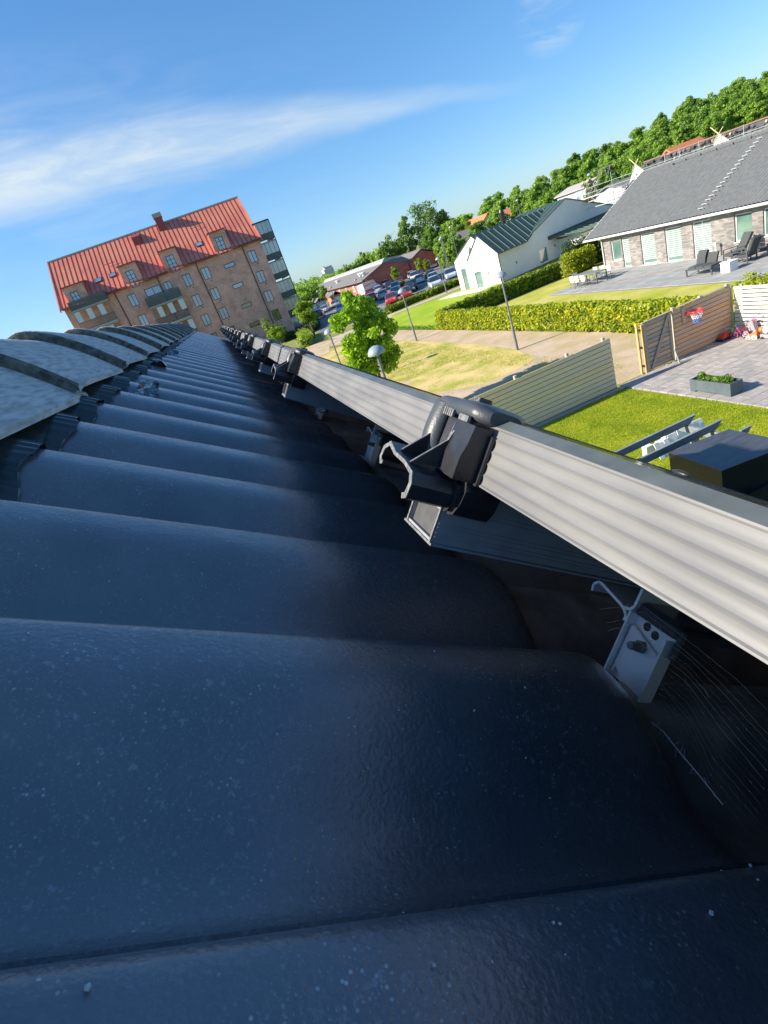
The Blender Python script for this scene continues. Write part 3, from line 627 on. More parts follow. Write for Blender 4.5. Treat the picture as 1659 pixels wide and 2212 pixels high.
struct('lawn_path', poly([(7.6,54),(9.4,54),(10.9,60.9),(11.9,63.3),(9.0,65.4),(8.2,62)],.020), M_soil)
struct('parking_lot', poly([(20.5,71.5),(31,71.5),(60,71.5),(75,150),(44,162),(26,166),(20,150),(15,95),(13.5,78)],.010), M_asph)
struct('street', poly([(12.6,76.5),(20.3,74.5),(22,84),(18,96),(15.5,90),(14.4,80)],.022), M_asph)
struct('garden_lawn', poly([(3.8,8.2),(11.96,8.2),(11.8,12),(11.72,15.1),(3.8,15.1)],.012), M_lawn)
struct('back_garden_lawn', poly([(16.9,19.4),(17.1,41.2),(31,41.4),(31,17.0),(17.0,15.4)],.014), lawn_mat('pale_lawn',(0.27,0.32,0.03),(0.36,0.39,0.04),(0.50,0.45,0.13),.35,4,.02))  # lighter, yellower green than the other lawns
# lane markings in the parking lot
mk = MB()
for x in range(24, 44, 3):
    for y0 in (80, 96, 112, 128): mk.quad((x,y0,.016),(x+.1,y0,.016),(x+.1,y0+4.6,.016),(x,y0+4.6,.016))
struct('parking_bay_lines', mk, mat('road_paint',(0.7,0.7,0.68),0.8))
# grass blades on the near lawn (nobody could count them)
rg = np.random.default_rng(4); n = 90000
x = 7.2+rg.random(n)*4.7; y = 8.9+rg.random(n)*6.2; k_ = x < 11.95-0.04*(y-8.2); x, y = x[k_], y[k_]; n = len(x)
a = rg.random(n)*6.283; hgt = .022+.03*rg.random(n); w = .004+.004*rg.random(n); lx, ly = rg.normal(size=n)*.018, rg.normal(size=n)*.018
V = np.empty((n,3,3)); V[:,0] = np.stack([x-w*np.cos(a), y-w*np.sin(a), np.full(n,.012)],1); V[:,1] = np.stack([x+w*np.cos(a), y+w*np.sin(a), np.full(n,.012)],1); V[:,2] = np.stack([x+lx, y+ly, .012+hgt],1)
M_blade = leaf_mat('grass_blade', (0.19,0.27,0.014), (0.29,0.37,0.02), (0.42,0.43,0.045), 1.1, .35)
o = link('lawn_grass', quads_mesh('lawn_grass', V, M_blade, 3), kind='stuff'); o['label'] = 'short bright green grass of the garden lawn'
# rough tufts on the dry lawn
n = 60000; x = 5+rg.random(n)*9; y = 17+rg.random(n)*30; k_ = rg.random(n) < np.clip(1.4*(0.5+.5*np.sin(x*1.3+np.sin(y*.7)*2)*np.cos(y*.55+x*.4)),.1,1); k_ &= (x < 13.4); x, y = x[k_], y[k_]; n = len(x)
k_ = ~((x > 7.8)&(y < 29)&(y > 15)&(x+y*.1 < 14.4)&(y > 21.5)&(x<12.5)&(rg.random(n)<.93)); x, y = x[k_], y[k_]; n = len(x)
a = rg.random(n)*6.283; hgt = .03+.05*rg.random(n); w = .008+.008*rg.random(n)
V = np.empty((n,3,3)); V[:,0] = np.stack([x-w*np.cos(a), y-w*np.sin(a), np.full(n,.004)],1); V[:,1] = np.stack([x+w*np.cos(a), y+w*np.sin(a), np.full(n,.004)],1); V[:,2] = np.stack([x+rg.normal(size=n)*.03, y+rg.normal(size=n)*.03, .004+hgt],1)
M_dblade = leaf_mat('dry_blade', (0.27,0.32,0.03), (0.40,0.40,0.07), (0.62,0.52,0.20), .5, .3)
o = link('dry_grass', quads_mesh('dry_grass', V, M_dblade, 3), kind='stuff'); o['label'] = 'patchy yellowing grass between the maple and the street lamps'

# ================================================================ patio of concrete pavers
pat = struct('patio', MB().add([(11.70,8.2,.004),(17.0,8.2,.004),(16.95,15.48,.004),(11.66,15.48,.004)],[(0,1,2,3)]), mat('joint_sand',(0.16,0.145,0.13),0.95))
M_pav = [mat('paver_%s' % c, tuple(q*.9 for q in k), .85, tuple(q*1.14 for q in k), 5, 6, bump=.001, bscale=60) for c, k in (('plain',(0.33,0.305,0.285)),('warm',(0.37,0.335,0.305)),('dark',(0.29,0.275,0.262)))]
pvm = [MB().bbox(-.342,.342,-.17,.17,0,.05,.004).mesh('paver', m) for m in M_pav]
hvm = [MB().bbox(-.167,.167,-.17,.17,0,.05,.004).mesh('paver', m) for m in M_pav]
rr = random.Random(8); pat['_o'] = [0,0,0]
for j in range(20):
    y = 15.27-.35*j
    xs = 11.76+.005*j + (0 if j % 2 else .35)
    if j % 2 == 0: link('paver', hvm[rr.choice((0,0,1,2))], pat, (xs-.175, y, .004+rr.uniform(0,.003)))
    for i in range(7):
        xc = xs+.35+.7*i
        if xc+.35 > 16.95: link('paver', hvm[rr.choice((0,1,2))], pat, (xc-.175, y, .004+rr.uniform(0,.003))); break
        o = link('paver', pvm[rr.choice((0,0,1,2))], pat, (xc, y, .004+rr.uniform(0,.004))); o.rotation_euler = (rr.uniform(-.004,.004), rr.uniform(-.003,.003), rr.uniform(-.003,.003))
ks = struct('kerb_stone', MB().box(3.8,11.72,15.12,15.30,0,.05), M_pav[0])

# ================================================================ timber fences
def wood(name, a, b, s=(1.2,1.2,14)): return mat(name, a, .8, b, 4, 8, bump=.0015, bscale=10, stretch=s)
W_pale = [wood('pale_board', (0.76,0.58,0.36),(0.82,0.66,0.44)), wood('pale_board_grey', (0.70,0.56,0.38),(0.78,0.64,0.46)), wood('pale_board_gold', (0.80,0.58,0.32),(0.84,0.64,0.38))]
W_tan = [wood('tan_board', (0.56,0.33,0.18),(0.64,0.41,0.25)), wood('tan_board_red', (0.58,0.33,0.17),(0.62,0.38,0.21)), wood('tan_board_grey', (0.50,0.33,0.21),(0.58,0.41,0.28))]
W_grey = wood('weathered_board', (0.33,0.27,0.21),(0.42,0.35,0.28)); W_post = wood('pale_post', (0.42,0.39,0.30),(0.50,0.47,0.38), (9,9,1)); W_sunlit = wood('sunlit_timber', (0.60,0.36,0.12),(0.68,0.44,0.18),(9,9,1))  # last timber has the orange of sunlit board ends in its colour
f1 = thing('wooden_fence', 'pale horizontal board fence on the left, between dry lawn and green garden lawn', 'fence', (7.8,15.40,0))
rr = random.Random(3); nb = 11; pitch = 1.72/nb
for i in range(nb):
    cuts = [3.9, rr.choice((5.3,7.3,9.3)), 11.62]
    for a, b in zip(cuts, cuts[1:]):
        MB().bbox(a+.002,b-.002,15.385+rr.uniform(-.002,.002),15.41,.06+pitch*i,0.06+pitch*(i+1)-.020,.004).build('board', rr.choice(W_pale), f1)
for px in (4.0,6.0,8.05,10.0,11.4): MB().bbox(px-.045,px+.045,15.411,15.50,0,1.86,.004).build('post', W_post, f1)
MB().box(3.9,11.62,15.38,15.42,.0,.055).build('base_board', W_grey, f1)
MB().box(3.9,11.61,15.4105,15.4108,.05,1.7).build('gap_shade_sheet', mat('gap_shade', (0.10,0.07,0.045), .9), f1)  # thin dark sheet added to put shade into the board gaps
f2 = thing('wooden_fence', 'brown board fence behind the toys, with a hoop on it', 'fence', (15.4,15.5,0))
nb = 11; pitch = 1.66/nb
for i in range(nb):
    MB().bbox(14.22,16.62,15.47+rr.uniform(-.003,.003),15.495,.09+pitch*i,0.09+pitch*(i+1)-.018,.004).build('board', rr.choice(W_tan), f2)
for px in (14.28,15.42,16.56): MB().bbox(px-.045,px+.045,15.497,15.585,0,1.83,.004).build('post', W_post, f2)
MB().box(14.22,16.61,15.4955,15.4965,.06,1.7).build('gap_shade_sheet', MATS['gap_shade'], f2)  # dark sheet added behind, shading the gaps between boards
MB().box(14.22,16.66,15.46,15.585,1.752,1.775).build('top_rail', W_grey, f2)
MB().bbox(16.62,16.68,15.42,15.47,0,1.74,.003).build('corner_post', wood('greenish_post',(0.36,0.33,0.17),(0.45,0.42,0.24),(9,9,1)), f2)
MB().box(14.22,16.62,15.475,15.50,.0,.085).build('base_board', W_grey, f2)
gt = thing('wooden_gate', 'grey board gate with a diagonal brace, left end of the brown fence', 'gate', (13.6,15.55,0))
for i in range(nb):
    MB().bbox(13.03,14.14,15.53+rr.uniform(-.003,.003),15.555,.07+pitch*i,0.07+pitch*(i+1)-.018,.004).build('board', rr.choice((W_grey,W_tan[2])), gt)
MB().box(13.03,14.13,15.5555,15.557,.06,1.7).build('gap_shade_sheet', MATS['gap_shade'], gt)  # added dark sheet, darkens the gate's gaps like shade
for x0 in (13.03,14.06): MB().bbox(x0,x0+.1,15.505,15.528,.05,1.72,.003).build('upright', W_grey, gt)
MB().prism([(13.14,.08),(13.24,.08),(14.08,1.58),(14.03,1.70),(13.98,1.62)],1,15.482,15.503).build('brace', W_grey, gt)
MB().box(13.0,14.2,15.50,15.60,1.725,1.75).build('top_rail', W_grey, gt)
gp = thing('gate_post', 'timber post pair with sunlit orange in its colour at the open end of the gate', 'post', (12.93,15.58,0))
MB().bbox(12.86,12.92,15.62,15.70,0,1.76,.003).build('board', W_sunlit, gp); MB().bbox(12.96,13.01,15.52,15.57,0,1.70,.003).build('board', W_sunlit, gp)
for z in (.25,.9,1.5): MB().bbox(12.9,12.965,15.56,15.63,z,z+.07,.002).build('hinge', M_black, gp)
tag(MB().prism([(13.92,.02),(13.96,.02),(13.80,.62),(13.76,.60)],1,15.05,15.09).build('prop_stick', W_post), 'short pale stick propped against the gate brace', 'stick')
for i,(px,py) in enumerate(((13.70,15.40),(14.3,15.38),(13.95,15.35))):
    tag(MB().blob((px,py,.05),(.09,.06,.05),i,8,5,.15).build('stone', mat('stone',(0.3,0.31,0.31),.9,(0.4,0.4,0.4),9)), ['pale stone lying under the gate brace','grey stone at the foot of the brown fence','flat stone beside the propped stick'][i], 'stone')
# white slatted screen running towards the camera
f3 = thing('slatted_fence', 'whitish slatted fence lit by the sun behind the pile of toys', 'fence', (16.72,12.5,0))
W_white = wood('white_board', (0.62,0.57,0.52),(0.74,0.70,0.66),(1,1,12))
for i in range(12):
    MB().bbox(16.70,16.722,8.6,15.40,.10+.135*i,.10+.135*i+.098,.003).build('slat', W_white, f3)
for py in (8.8,10.9,13.0,15.1): MB().bbox(16.724,16.80,py,py+.08,0,1.74,.003).build('post', W_post, f3)

# hoop
hp = thing('basketball_hoop', 'small red hoop with red, white and blue net on the brown fence', 'hoop', (14.9,15.3,1.5))
MB().bbox(14.56,14.72,15.44,15.468,1.17,1.70,.003).build('backboard', W_tan[2], hp)
MB().ring((14.93,15.22,1.50),.215,.016,2,28,8).build('rim', mat('red_plastic',(0.62,0.03,0.04),.4), hp, smooth=True)
MB().ring((14.93,15.22,1.44),.205,.011,2,28,8).build('rim', MATS['red_plastic'], hp, smooth=True)
hm = MB()
for q in range(10):
    a = 2*math.pi*q/10; hm.tube((14.93+.21*math.cos(a),15.22+.21*math.sin(a),1.5),(14.93+.205*math.cos(a),15.22+.205*math.sin(a),1.44),.008,6)
hm.tube((14.74,15.30,1.47),(14.66,15.44,1.42),.016,6); hm.tube((14.76,15.34,1.5),(14.68,15.44,1.5),.016,6); hm.build('bracket', MATS['red_plastic'], hp)
for nm_, c_, z0, z1, r0, r1 in (('net_top',(0.75,0.2,0.2),1.44,1.38,.20,.17),('net_middle',(0.8,0.8,0.82),1.38,1.24,.17,.13),('net_bottom',(0.10,0.2,0.6),1.24,1.10,.13,.12)):
    nm2 = MB(); q=14
    for i in range(q):
        for sg in (1,-1):
            a0, a1 = 2*math.pi*i/q, 2*math.pi*(i+sg)/q
            nm2.tube((14.93+r0*math.cos(a0),15.22+r0*math.sin(a0),z0),(14.93+r1*math.cos(a1),15.22+r1*math.sin(a1),z1),.009,4)
    nm2.build(nm_, mat(nm_, c_, .8), hp)

# planter with plants
M_plant = mat('grey_planter', (0.085,0.11,0.13), .6, (0.11,0.14,0.155), 6, 5)
pl = thing('planter_box', 'long blue-grey wooden planter standing on the patio', 'planter', (12.3,12.05,0))
b = MB(); b.box(12.07,12.10,11.38,12.75,.11,.43); b.box(12.47,12.50,11.38,12.75,.11,.43); b.box(12.10,12.47,11.38,11.41,.11,.43); b.box(12.10,12.47,12.72,12.75,.11,.43); b.build('side', M_plant, pl)
b = MB()
for x0,x1 in ((12.07,12.10),(12.47,12.50)):
    b.box(x0,x1,11.38,11.56,0,.108); b.box(x0,x1,12.57,12.75,0,.108)
b.box(12.10,12.47,11.38,11.41,0,.108); b.box(12.10,12.47,12.72,12.75,0,.108); b.build('foot', M_plant, pl)
MB().box(12.10,12.47,11.41,12.72,.115,.37).build('soil', mat('potting_soil',(0.05,0.035,0.025),.95,(0.08,0.06,0.04),40), pl)
M_herb = leaf_mat('herb_leaf', (0.05,0.13,0.015),(0.12,0.24,0.02),(0.25,0.38,0.05),14,.35)
lab = ['bushy green plant at the left end of the planter','low pale plant in the middle of the planter','leafy green plant right of the middle in the planter','tall green plant near the right end of the planter']
for i,(py,sz,hh) in enumerate(((12.50,.14,.24),(12.22,.11,.14),(11.95,.12,.14),(11.68,.16,.24))):
    o = link('planter_plant', leaves_mesh('planter_plant', [(12.28,py,.40+hh*.35,sz,sz,hh*.55),(12.3,py-.07,.40+hh*.2,sz*.6,sz*.7,hh*.4)], 420, .028, 60+i, M_herb, shell=.1, up=.5)); tag(o, lab[i], 'plant', 'plants in the grey planter')

# ================================================================ toys in the corner
def pm(n,c,r=.4): return mat(n,c,r,tuple(min(1,q*1.15) for q in c),20)
RED,PINK,BLK,WHT,ORG,GRY,MAG,GRN = pm('toy_red',(0.6,0.05,0.03)),pm('toy_pink',(0.65,0.16,0.36)),pm('toy_black',(0.02,0.02,0.022)),pm('toy_white',(0.75,0.74,0.72)),pm('toy_orange',(0.75,0.2,0.05)),pm('toy_grey',(0.3,0.31,0.33)),pm('toy_magenta',(0.55,0.06,0.16)),pm('toy_green',(0.1,0.4,0.12))
t_ = thing('toy_mower', 'red and black toy ride-on tractor parked by the brown fence', 'toy tractor', (16.1,15.3,0), rz=0)
b = MB(); b.bbox(15.86,16.22,15.18,15.40,.05,.15,.02); b.bbox(16.20,16.48,15.24,15.42,.06,.16,.02); b.build('chassis', BLK, t_)
b = MB(); b.prism([(15.92,.15),(16.25,.15),(16.24,.27),(16.12,.31),(16.0,.26)],1,15.20,15.37); b.build('hood', RED, t_)
for i,(x,y) in enumerate(((15.93,15.16),(16.18,15.16),(15.93,15.42),(16.18,15.42),(16.42,15.2),(16.42,15.44))):
    b = MB(); b.tube((x,y-.02,.075),(x,y+.02,.075),.075,14); b.build('wheel', BLK, t_)
b = MB(); b.tube((16.15,15.28,.3),(16.19,15.28,.42),.012,6); b.ring((16.20,15.28,.43),.06,.012,2,14,6); b.build('steering_wheel', GRY, t_)
t_ = thing('childrens_bicycle', 'small pink bicycle with stabilisers in the fence corner', 'bicycle', (16.38,14.9,0))
for nm_, x, y, r in (('wheel',16.28,15.07,.14),('wheel',16.42,14.76,.12)):
    b = MB(); b.ring((0,0,0),r,.022,1,20,8)
    dx, dy = (16.42-16.28), (14.76-15.07); L_ = math.hypot(dx,dy); dx/=L_; dy/=L_
    def xf(u,v,w,x=x,y=y,r=r): return (x+dx*u-dy*v, y+dy*u+dx*v, .022+r+w)
    w_ = b.build(nm_, BLK, t_, xf=xf, smooth=True)
    b = MB(); b.ring((0,0,0),r-.03,.012,1,18,6); [b.tube((0,0,0),((r-.03)*math.cos(q),0,(r-.03)*math.sin(q)),.005,4) for q in [math.pi*k/5 for k in range(10)]]
    b.tube((0,-.03,0),(0,.03,0),.02,8); rm = b.mesh('rim', PINK if r>.13 else WHT, tuple(t_['_o']), xf=xf); link('rim', rm, w_)
b = MB(); A,B_,S_,Hh = (16.28,15.07,.16),(16.42,14.76,.14),(16.38,14.86,.34),(16.31,15.00,.42)
b.tube(A,Hh,.018,8); b.tube(Hh,(16.365,14.88,.17),.024,8); b.tube((16.365,14.88,.17),S_,.018,8); b.tube((16.365,14.88,.17),B_,.016,8); b.tube(S_,B_,.014,8); b.build('frame', PINK, t_, smooth=True)
b = MB(); b.blob((16.385,14.855,.365),(.04,.07,.025),1,10,6,0); b.build('saddle', MAG, t_, smooth=True)
b = MB(); b.tube(Hh,(16.30,15.02,.50),.012,6); b.tube((16.17,14.98,.50),(16.42,15.07,.50),.013,6); b.build('handlebar', GRY, t_)
b = MB(); b.box(16.20,16.27,15.06,15.13,.30,.42); b.build('front_bag', GRN, t_)
b = MB(); b.prism([(14.87,.2),(15.0,.28),(14.96,.38),(14.84,.30)],0,16.32,16.36); b.build('chain_guard', MAG, t_)
for s in (-1,1):
    b = MB(); b.tube((16.40+s*.11,14.74+s*.05,.05),(16.43+s*.11,14.755+s*.05,.05),.05,10); b.tube((16.42,14.76,.14),(16.41+s*.11,14.75+s*.05,.05),.006,5); b.build('stabiliser', BLK, t_)
t_ = thing('doll_stroller', 'grey and pink doll stroller leaning on the white slatted fence', 'toy stroller', (16.5,14.5,0))
b = MB(); b.prism([(14.40,.30),(14.62,.26),(14.66,.48),(14.50,.62)],0,16.42,16.58); b.build('seat', GRY, t_)
b = MB(); b.ring((16.5,14.50,.52),.12,.03,0,12,6,.3,2.6); b.build('hood', PINK, t_)
b = MB(); [b.tube((x,14.66,.28),(x,14.35,.78),.009,6) for x in (16.43,16.57)]; [b.tube((x,14.40,.32),(x,14.66,.07),.009,6) for x in (16.43,16.57)]; b.tube((16.43,14.35,.78),(16.57,14.35,.78),.012,6); b.build('frame', PINK, t_)
for x in (16.42,16.58):
    for y in (14.42,14.67): b = MB(); b.tube((x-.012,y,.06),(x+.012,y,.06),.06,12); b.build('wheel', MAG, t_)
t_ = thing('toy_trike', 'orange and white toy trike in front of the toy pile', 'toy trike', (16.35,14.4,0))
b = MB(); b.prism([(14.22,.10),(14.55,.08),(14.50,.20),(14.34,.24),(14.24,.34)],0,16.28,16.42); b.build('body', ORG, t_)
for (x,y,r) in ((16.24,14.50,.085),(16.24,14.28,.10),(16.46,14.28,.08)):
    b = MB(); b.tube((x-.015,y,r),(x+.015,y,r),r,14); w_=b.build('wheel', WHT, t_); b = MB(); b.tube((x-.02,y,r),(x+.02,y,r),r*.4,10); link('hub', b.mesh('hub', ORG, tuple(t_['_o'])), w_)
b = MB(); b.tube((16.30,14.52,.2),(16.26,14.60,.42),.012,6); b.tube((16.16,14.60,.42),(16.36,14.60,.42),.012,6); b.build('handlebar', RED, t_)
t_ = thing('plush_toy', 'white and pink plush toy slumped on the toy pile', 'plush toy', (16.5,13.9,.2))
MB().blob((16.48,14.02,.30),(.13,.12,.16),2,12,8,.05).build('body', WHT, t_, smooth=True)
MB().blob((16.50,13.90,.46),(.11,.11,.11),3,12,8,.04).build('head', PINK, t_, smooth=True)
b = MB()
for s in (-1,1): b.blob((16.50,13.90+s*.08,.57),(.035,.045,.06),5,8,6,0)
b.build('ear', PINK, t_, smooth=True)
t_ = thing('toy_ball', 'small orange ball on the toy pile beside the plush toy', 'ball', (16.42,14.17,.3)); MB().blob((16.42,14.17,.32),(.09,.09,.09),1,14,10,0).build('shell', ORG, t_, smooth=True)
t_ = thing('toy_wagon', 'low black toy wagon at the right end of the toy pile', 'toy wagon', (16.42,13.9,0))
b = MB(); b.box(16.30,16.56,13.62,14.12,.08,.10); b.box(16.30,16.32,13.62,14.12,.10,.20); b.box(16.54,16.56,13.62,14.12,.10,.20); b.box(16.32,16.54,13.62,13.64,.10,.20); b.box(16.32,16.54,14.10,14.12,.10,.20); b.build('tray', GRY, t_)
for x in (16.29,16.57):
    for y in (13.70,14.04): MB().tube((x-.015,y,.06),(x+.015,y,.06),.06,12).build('wheel', BLK, t_)
tag(MB().bbox(15.98,16.12,14.55,14.62,.004,.05,.01).build('toy_shovel', GRY), 'grey toy shovel lying on the patio before the bicycle', 'toy shovel')
tag(MB().tube((16.20,14.36,.03),(16.02,14.60,.03),.012,6).build('toy_stick', W_pale[0]), 'pale wooden stick lying beside the toy trike', 'stick')

# ================================================================ pergola, white boards, black shed
M_pgl = mat('grey_timber', (0.17,0.19,0.20), .7, (0.24,0.26,0.27), 6, 6, stretch=(1,1,6))
pg = thing('pergola', 'grey timber pergola with three rafters over the lawn edge', 'pergola', (6.0,6.6,0))
for (y0,y1) in ((7.01,7.09),(6.42,6.575),(6.00,6.05)):
    a = (4.2, y0-(6.7-4.2)*0.02); 
    x_ = 6.53 if y1 < 6.1 else 4.2
    MB().prism([(x_,2.38),(6.60,2.38),(6.74,2.50),(x_,2.50)],1,y1-.045,y1).build('rafter', M_pgl, pg)
MB().bbox(6.52,6.57,5.4,7.22,2.26,2.378,.004).build('beam', M_pgl, pg)
for (px,py) in ((6.60,6.98),(6.60,5.5)): MB().bbox(px-.05,px+.05,py-.05,py+.05,0,2.258,.004).build('post', M_pgl, pg)
b = MB(); b.prism([(6.72,1.95),(6.78,1.95),(6.56,2.255),(6.50,2.255)],0,6.53,6.57); b.build('brace', M_pgl, pg)
MB().bbox(4.62,4.70,7.00,7.12,2.30,2.62,.004).build('post_head', M_pgl, pg)
wp = thing('white_boards', 'stack of white painted boards leaning on the lawn under the pergola', 'boards', (9.2,10.4,0))
rr = random.Random(12)
for i in range(11):
    x = 8.55+.15*i; y = 10.12+.02*i+rr.uniform(-.02,.02); h_ = .34+.10*rr.random()+(.15 if i in (5,6) else 0)
    MB().prism([(y,.02),(y+.02,.02),(y+.20,h_),(y+.18,h_)],0,x,x+.135).build('board', mat('white_paint',(0.78,0.77,0.75),.6,(0.7,0.69,0.67),30), wp)
for i in range(5):
    x = 8.45+.24*i; MB().bbox(x,x+.2,10.45+.05*i,10.62+.05*i,.012,.2+.14*rr.random(),.005).build('board', MATS['white_paint'], wp)
bs = thing('black_shed', 'flat-topped black metal box beside the lower right panel edge', 'shed', (6,5.8,0))
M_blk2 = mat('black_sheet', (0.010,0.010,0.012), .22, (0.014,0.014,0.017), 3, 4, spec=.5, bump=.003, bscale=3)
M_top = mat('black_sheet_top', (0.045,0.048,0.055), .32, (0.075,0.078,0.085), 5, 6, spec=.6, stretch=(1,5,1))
def tilted(z): return [(5.44,5.34,z),(6.50,5.18,z),(6.50,6.20,z),(5.515,6.35,z)]
def slab(mb, z0, z1):
    a, c = tilted(z0), tilted(z1); mb.add(a+c, [(3,2,1,0),(4,5,6,7)]+[(i,(i+1)%4,4+(i+1)%4,4+i) for i in range(4)]); return mb
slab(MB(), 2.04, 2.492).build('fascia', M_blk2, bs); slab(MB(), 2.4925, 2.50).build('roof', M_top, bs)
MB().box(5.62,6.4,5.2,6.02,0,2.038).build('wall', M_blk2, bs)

# ================================================================ hedges, shrubs, trees
M_hedge = leaf_mat('hedge_leaf', (0.14,0.22,0.012),(0.32,0.38,0.018),(0.52,0.48,0.03),3.0,.35)
M_hedge2 = leaf_mat('hedge_leaf_dark', (0.08,0.16,0.015),(0.19,0.28,0.02),(0.36,0.40,0.03),2.2,.3)
M_thuja = leaf_mat('thuja_leaf', (0.012,0.04,0.008),(0.03,0.08,0.012),(0.07,0.13,0.02),3,.15)
M_bark = mat('bark', (0.13,0.10,0.075), .9, (0.2,0.16,0.12), 12, 6, bump=.01, bscale=15)
def hedge(name, label, pts, w, h, n, size, m, seed, core=True):
    rr = random.Random(seed); bl = []; mb = MB(); tot = sum(math.dist(a,b) for a,b in zip(pts,pts[1:]))
    for a, b in zip(pts, pts[1:]):
        L_ = math.dist(a,b); k = max(2,int(L_/.42)); dx, dy = (b[0]-a[0])/L_, (b[1]-a[1])/L_
        for i in range(k):
            u = (i+.5)/k
            for z in (h*.22, h*.55, h*.82):
                r = w*.5*rr.uniform(.82,1.12); bl.append((a[0]+(b[0]-a[0])*u+rr.uniform(-.06,.06), a[1]+(b[1]-a[1])*u+rr.uniform(-.06,.06), z, r, r, h*.24*rr.uniform(.85,1.2)))
        if core:
            nx, ny = -dy*w*.2, dx*w*.2
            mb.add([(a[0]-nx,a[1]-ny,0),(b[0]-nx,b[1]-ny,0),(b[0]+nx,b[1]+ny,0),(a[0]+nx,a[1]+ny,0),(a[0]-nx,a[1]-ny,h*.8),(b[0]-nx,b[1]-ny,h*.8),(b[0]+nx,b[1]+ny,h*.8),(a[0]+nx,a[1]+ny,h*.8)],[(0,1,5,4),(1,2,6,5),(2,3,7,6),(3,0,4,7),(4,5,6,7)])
    t_ = thing(name, label, 'hedge', (pts[0][0],pts[0][1],0))
    link('foliage', leaves_mesh('foliage', bl, n, size, seed, m, t_['_o'], shell=.45, up=.25), t_)
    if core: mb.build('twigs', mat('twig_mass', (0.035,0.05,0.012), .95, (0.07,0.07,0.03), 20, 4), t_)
    return t_
hedge('clipped_hedge', 'long yellow-green clipped hedge along the bare soil, in front of the brick house', [(16.72,15.9),(16.85,24),(16.7,32),(16.45,41.6)], 1.0, 1.32, 60000, .068, M_hedge, 21)
hedge('clipped_hedge', 'yellow-green hedge behind the white slatted fence', [(17.55,8),(17.5,15.6)], 1.1, 1.75, 16000, .06, M_hedge, 22)
hedge('garden_hedge', 'darker green hedge between white house and back lawn', [(16.9,42.2),(21.5,42.4),(28.2,42.6)], .95, 1.3, 26000, .08, M_hedge2, 23)  # darker leaf colour than the clipped hedges
hedge('round_bush', 'bright yellow-green bush at the end of the garden hedge near the table', [(28.3,41.6),(30.6,41.4)], 1.5, 1.75, 7000, .07, M_hedge, 24)
hedge('thuja_hedge', 'tall dark thuja hedge beside the brick house corner', [(29.5,43.2),(34.0,41.9)], 1.2, 2.35, 9000, .07, M_thuja, 25)
hedge('parking_hedge', 'green hedge between the parking lot and the gravel path', [(20.6,68.3),(24.5,69.2),(27.5,68.6),(31.5,69.8),(36,71)], 1.4, .85, 11000, .11, M_hedge2, 26)
hedge('shrub_row', 'row of rounded green shrubs beside the small path by the brick building', [(9.3,67.5),(10.4,72.5),(11.2,79.5)], 2.0, 1.3, 9000, .10, leaf_mat('shrub_leaf',(0.11,0.2,0.015),(0.24,0.34,0.03),(0.4,0.46,0.06),2,.3), 27)
hedge('shrub_row', 'dark low shrubs along the foot of the brick apartment building', [(9.4,87.5),(13.4,84.5),(15.3,92)], 2.2, 1.2, 6000, .13, M_thuja, 28)
hedge('parking_hedge', 'low hedge with flowers in the middle of the parking lot', [(34.5,103),(38,104),(41,103)], 1.5, 1.0, 3000, .12, M_hedge2, 29)
hedge('parking_hedge', 'hedge between the parked cars and the school wall', [(40,147),(48,150),(56,149),(66,153)], 1.6, 1.1, 4000, .15, M_hedge2, 30)
# seedlings along the soil edge
for i in range(16):
    u = i/15; x, y = 15.75+.35*u, 50.5-8.6*u
    o = link('young_plant', leaves_mesh('young_plant', [(x,y,.2,.22,.22,.22)], 90, .05, 300+i, M_herb, (x,y,0), shell=.1, up=.5), loc=(x,y,0)); tag(o, 'small green plant in the row along the bare soil by the bright lawn', 'plant', 'young plants along the soil edge')

def crown_blobs(cx, cy, z0, z1, rx, seed, k=34, taper=0.0, sub=.34):
    rr = random.Random(seed); out = []; h = (z1-z0)/2; cz = (z0+z1)/2
    for i in range(k):
        th = rr.uniform(0,2*math.pi); u = rr.uniform(-1,1); s = math.sqrt(1-u*u); q = rr.uniform(.45,.86)
        tp = 1-taper*(u*.5+.5)
        r = rx*sub*rr.uniform(.7,1.25)*(1-.3*taper*(u+1)/2); out.append((cx+rx*q*s*math.cos(th)*tp, cy+rx*q*s*math.sin(th)*tp, cz+h*u*q, r, r, r*rr.uniform(.7,1.0)))
    out.append((cx,cy,cz,rx*.4,rx*.4,h*.5)); return out
def limbs(cx, cy, z0, zt, r, rx, seed, k=9):
    rr = random.Random(seed); mb = MB(); top = Vector((cx+rr.uniform(-.1,.1)*rx, cy, zt)); n = 6; prev = Vector((cx,cy,0)); pr = r
    for i in range(1,n+1):
        p = Vector((cx,cy,0)).lerp(top,i/n)+Vector((rr.uniform(-.05,.05)*rx,rr.uniform(-.05,.05)*rx,0)); nr = r*(1-.8*i/n); mb.tube(prev,p,pr,8,nr,False)
        if p.z > z0*.8 or i > 2:
            for q in range(k//4+1):
                a = rr.uniform(0,6.28); e = p+Vector((math.cos(a)*rx*.7,math.sin(a)*rx*.7,rr.uniform(.2,.5)*rx)); m_ = p.lerp(e,.5)+Vector((0,0,-.05*rx)); mb.tube(p,m_,nr*.5,6,nr*.3,False); mb.tube(m_,e,nr*.3,5,nr*.08,False)
        prev, pr = p, nr
    return mb
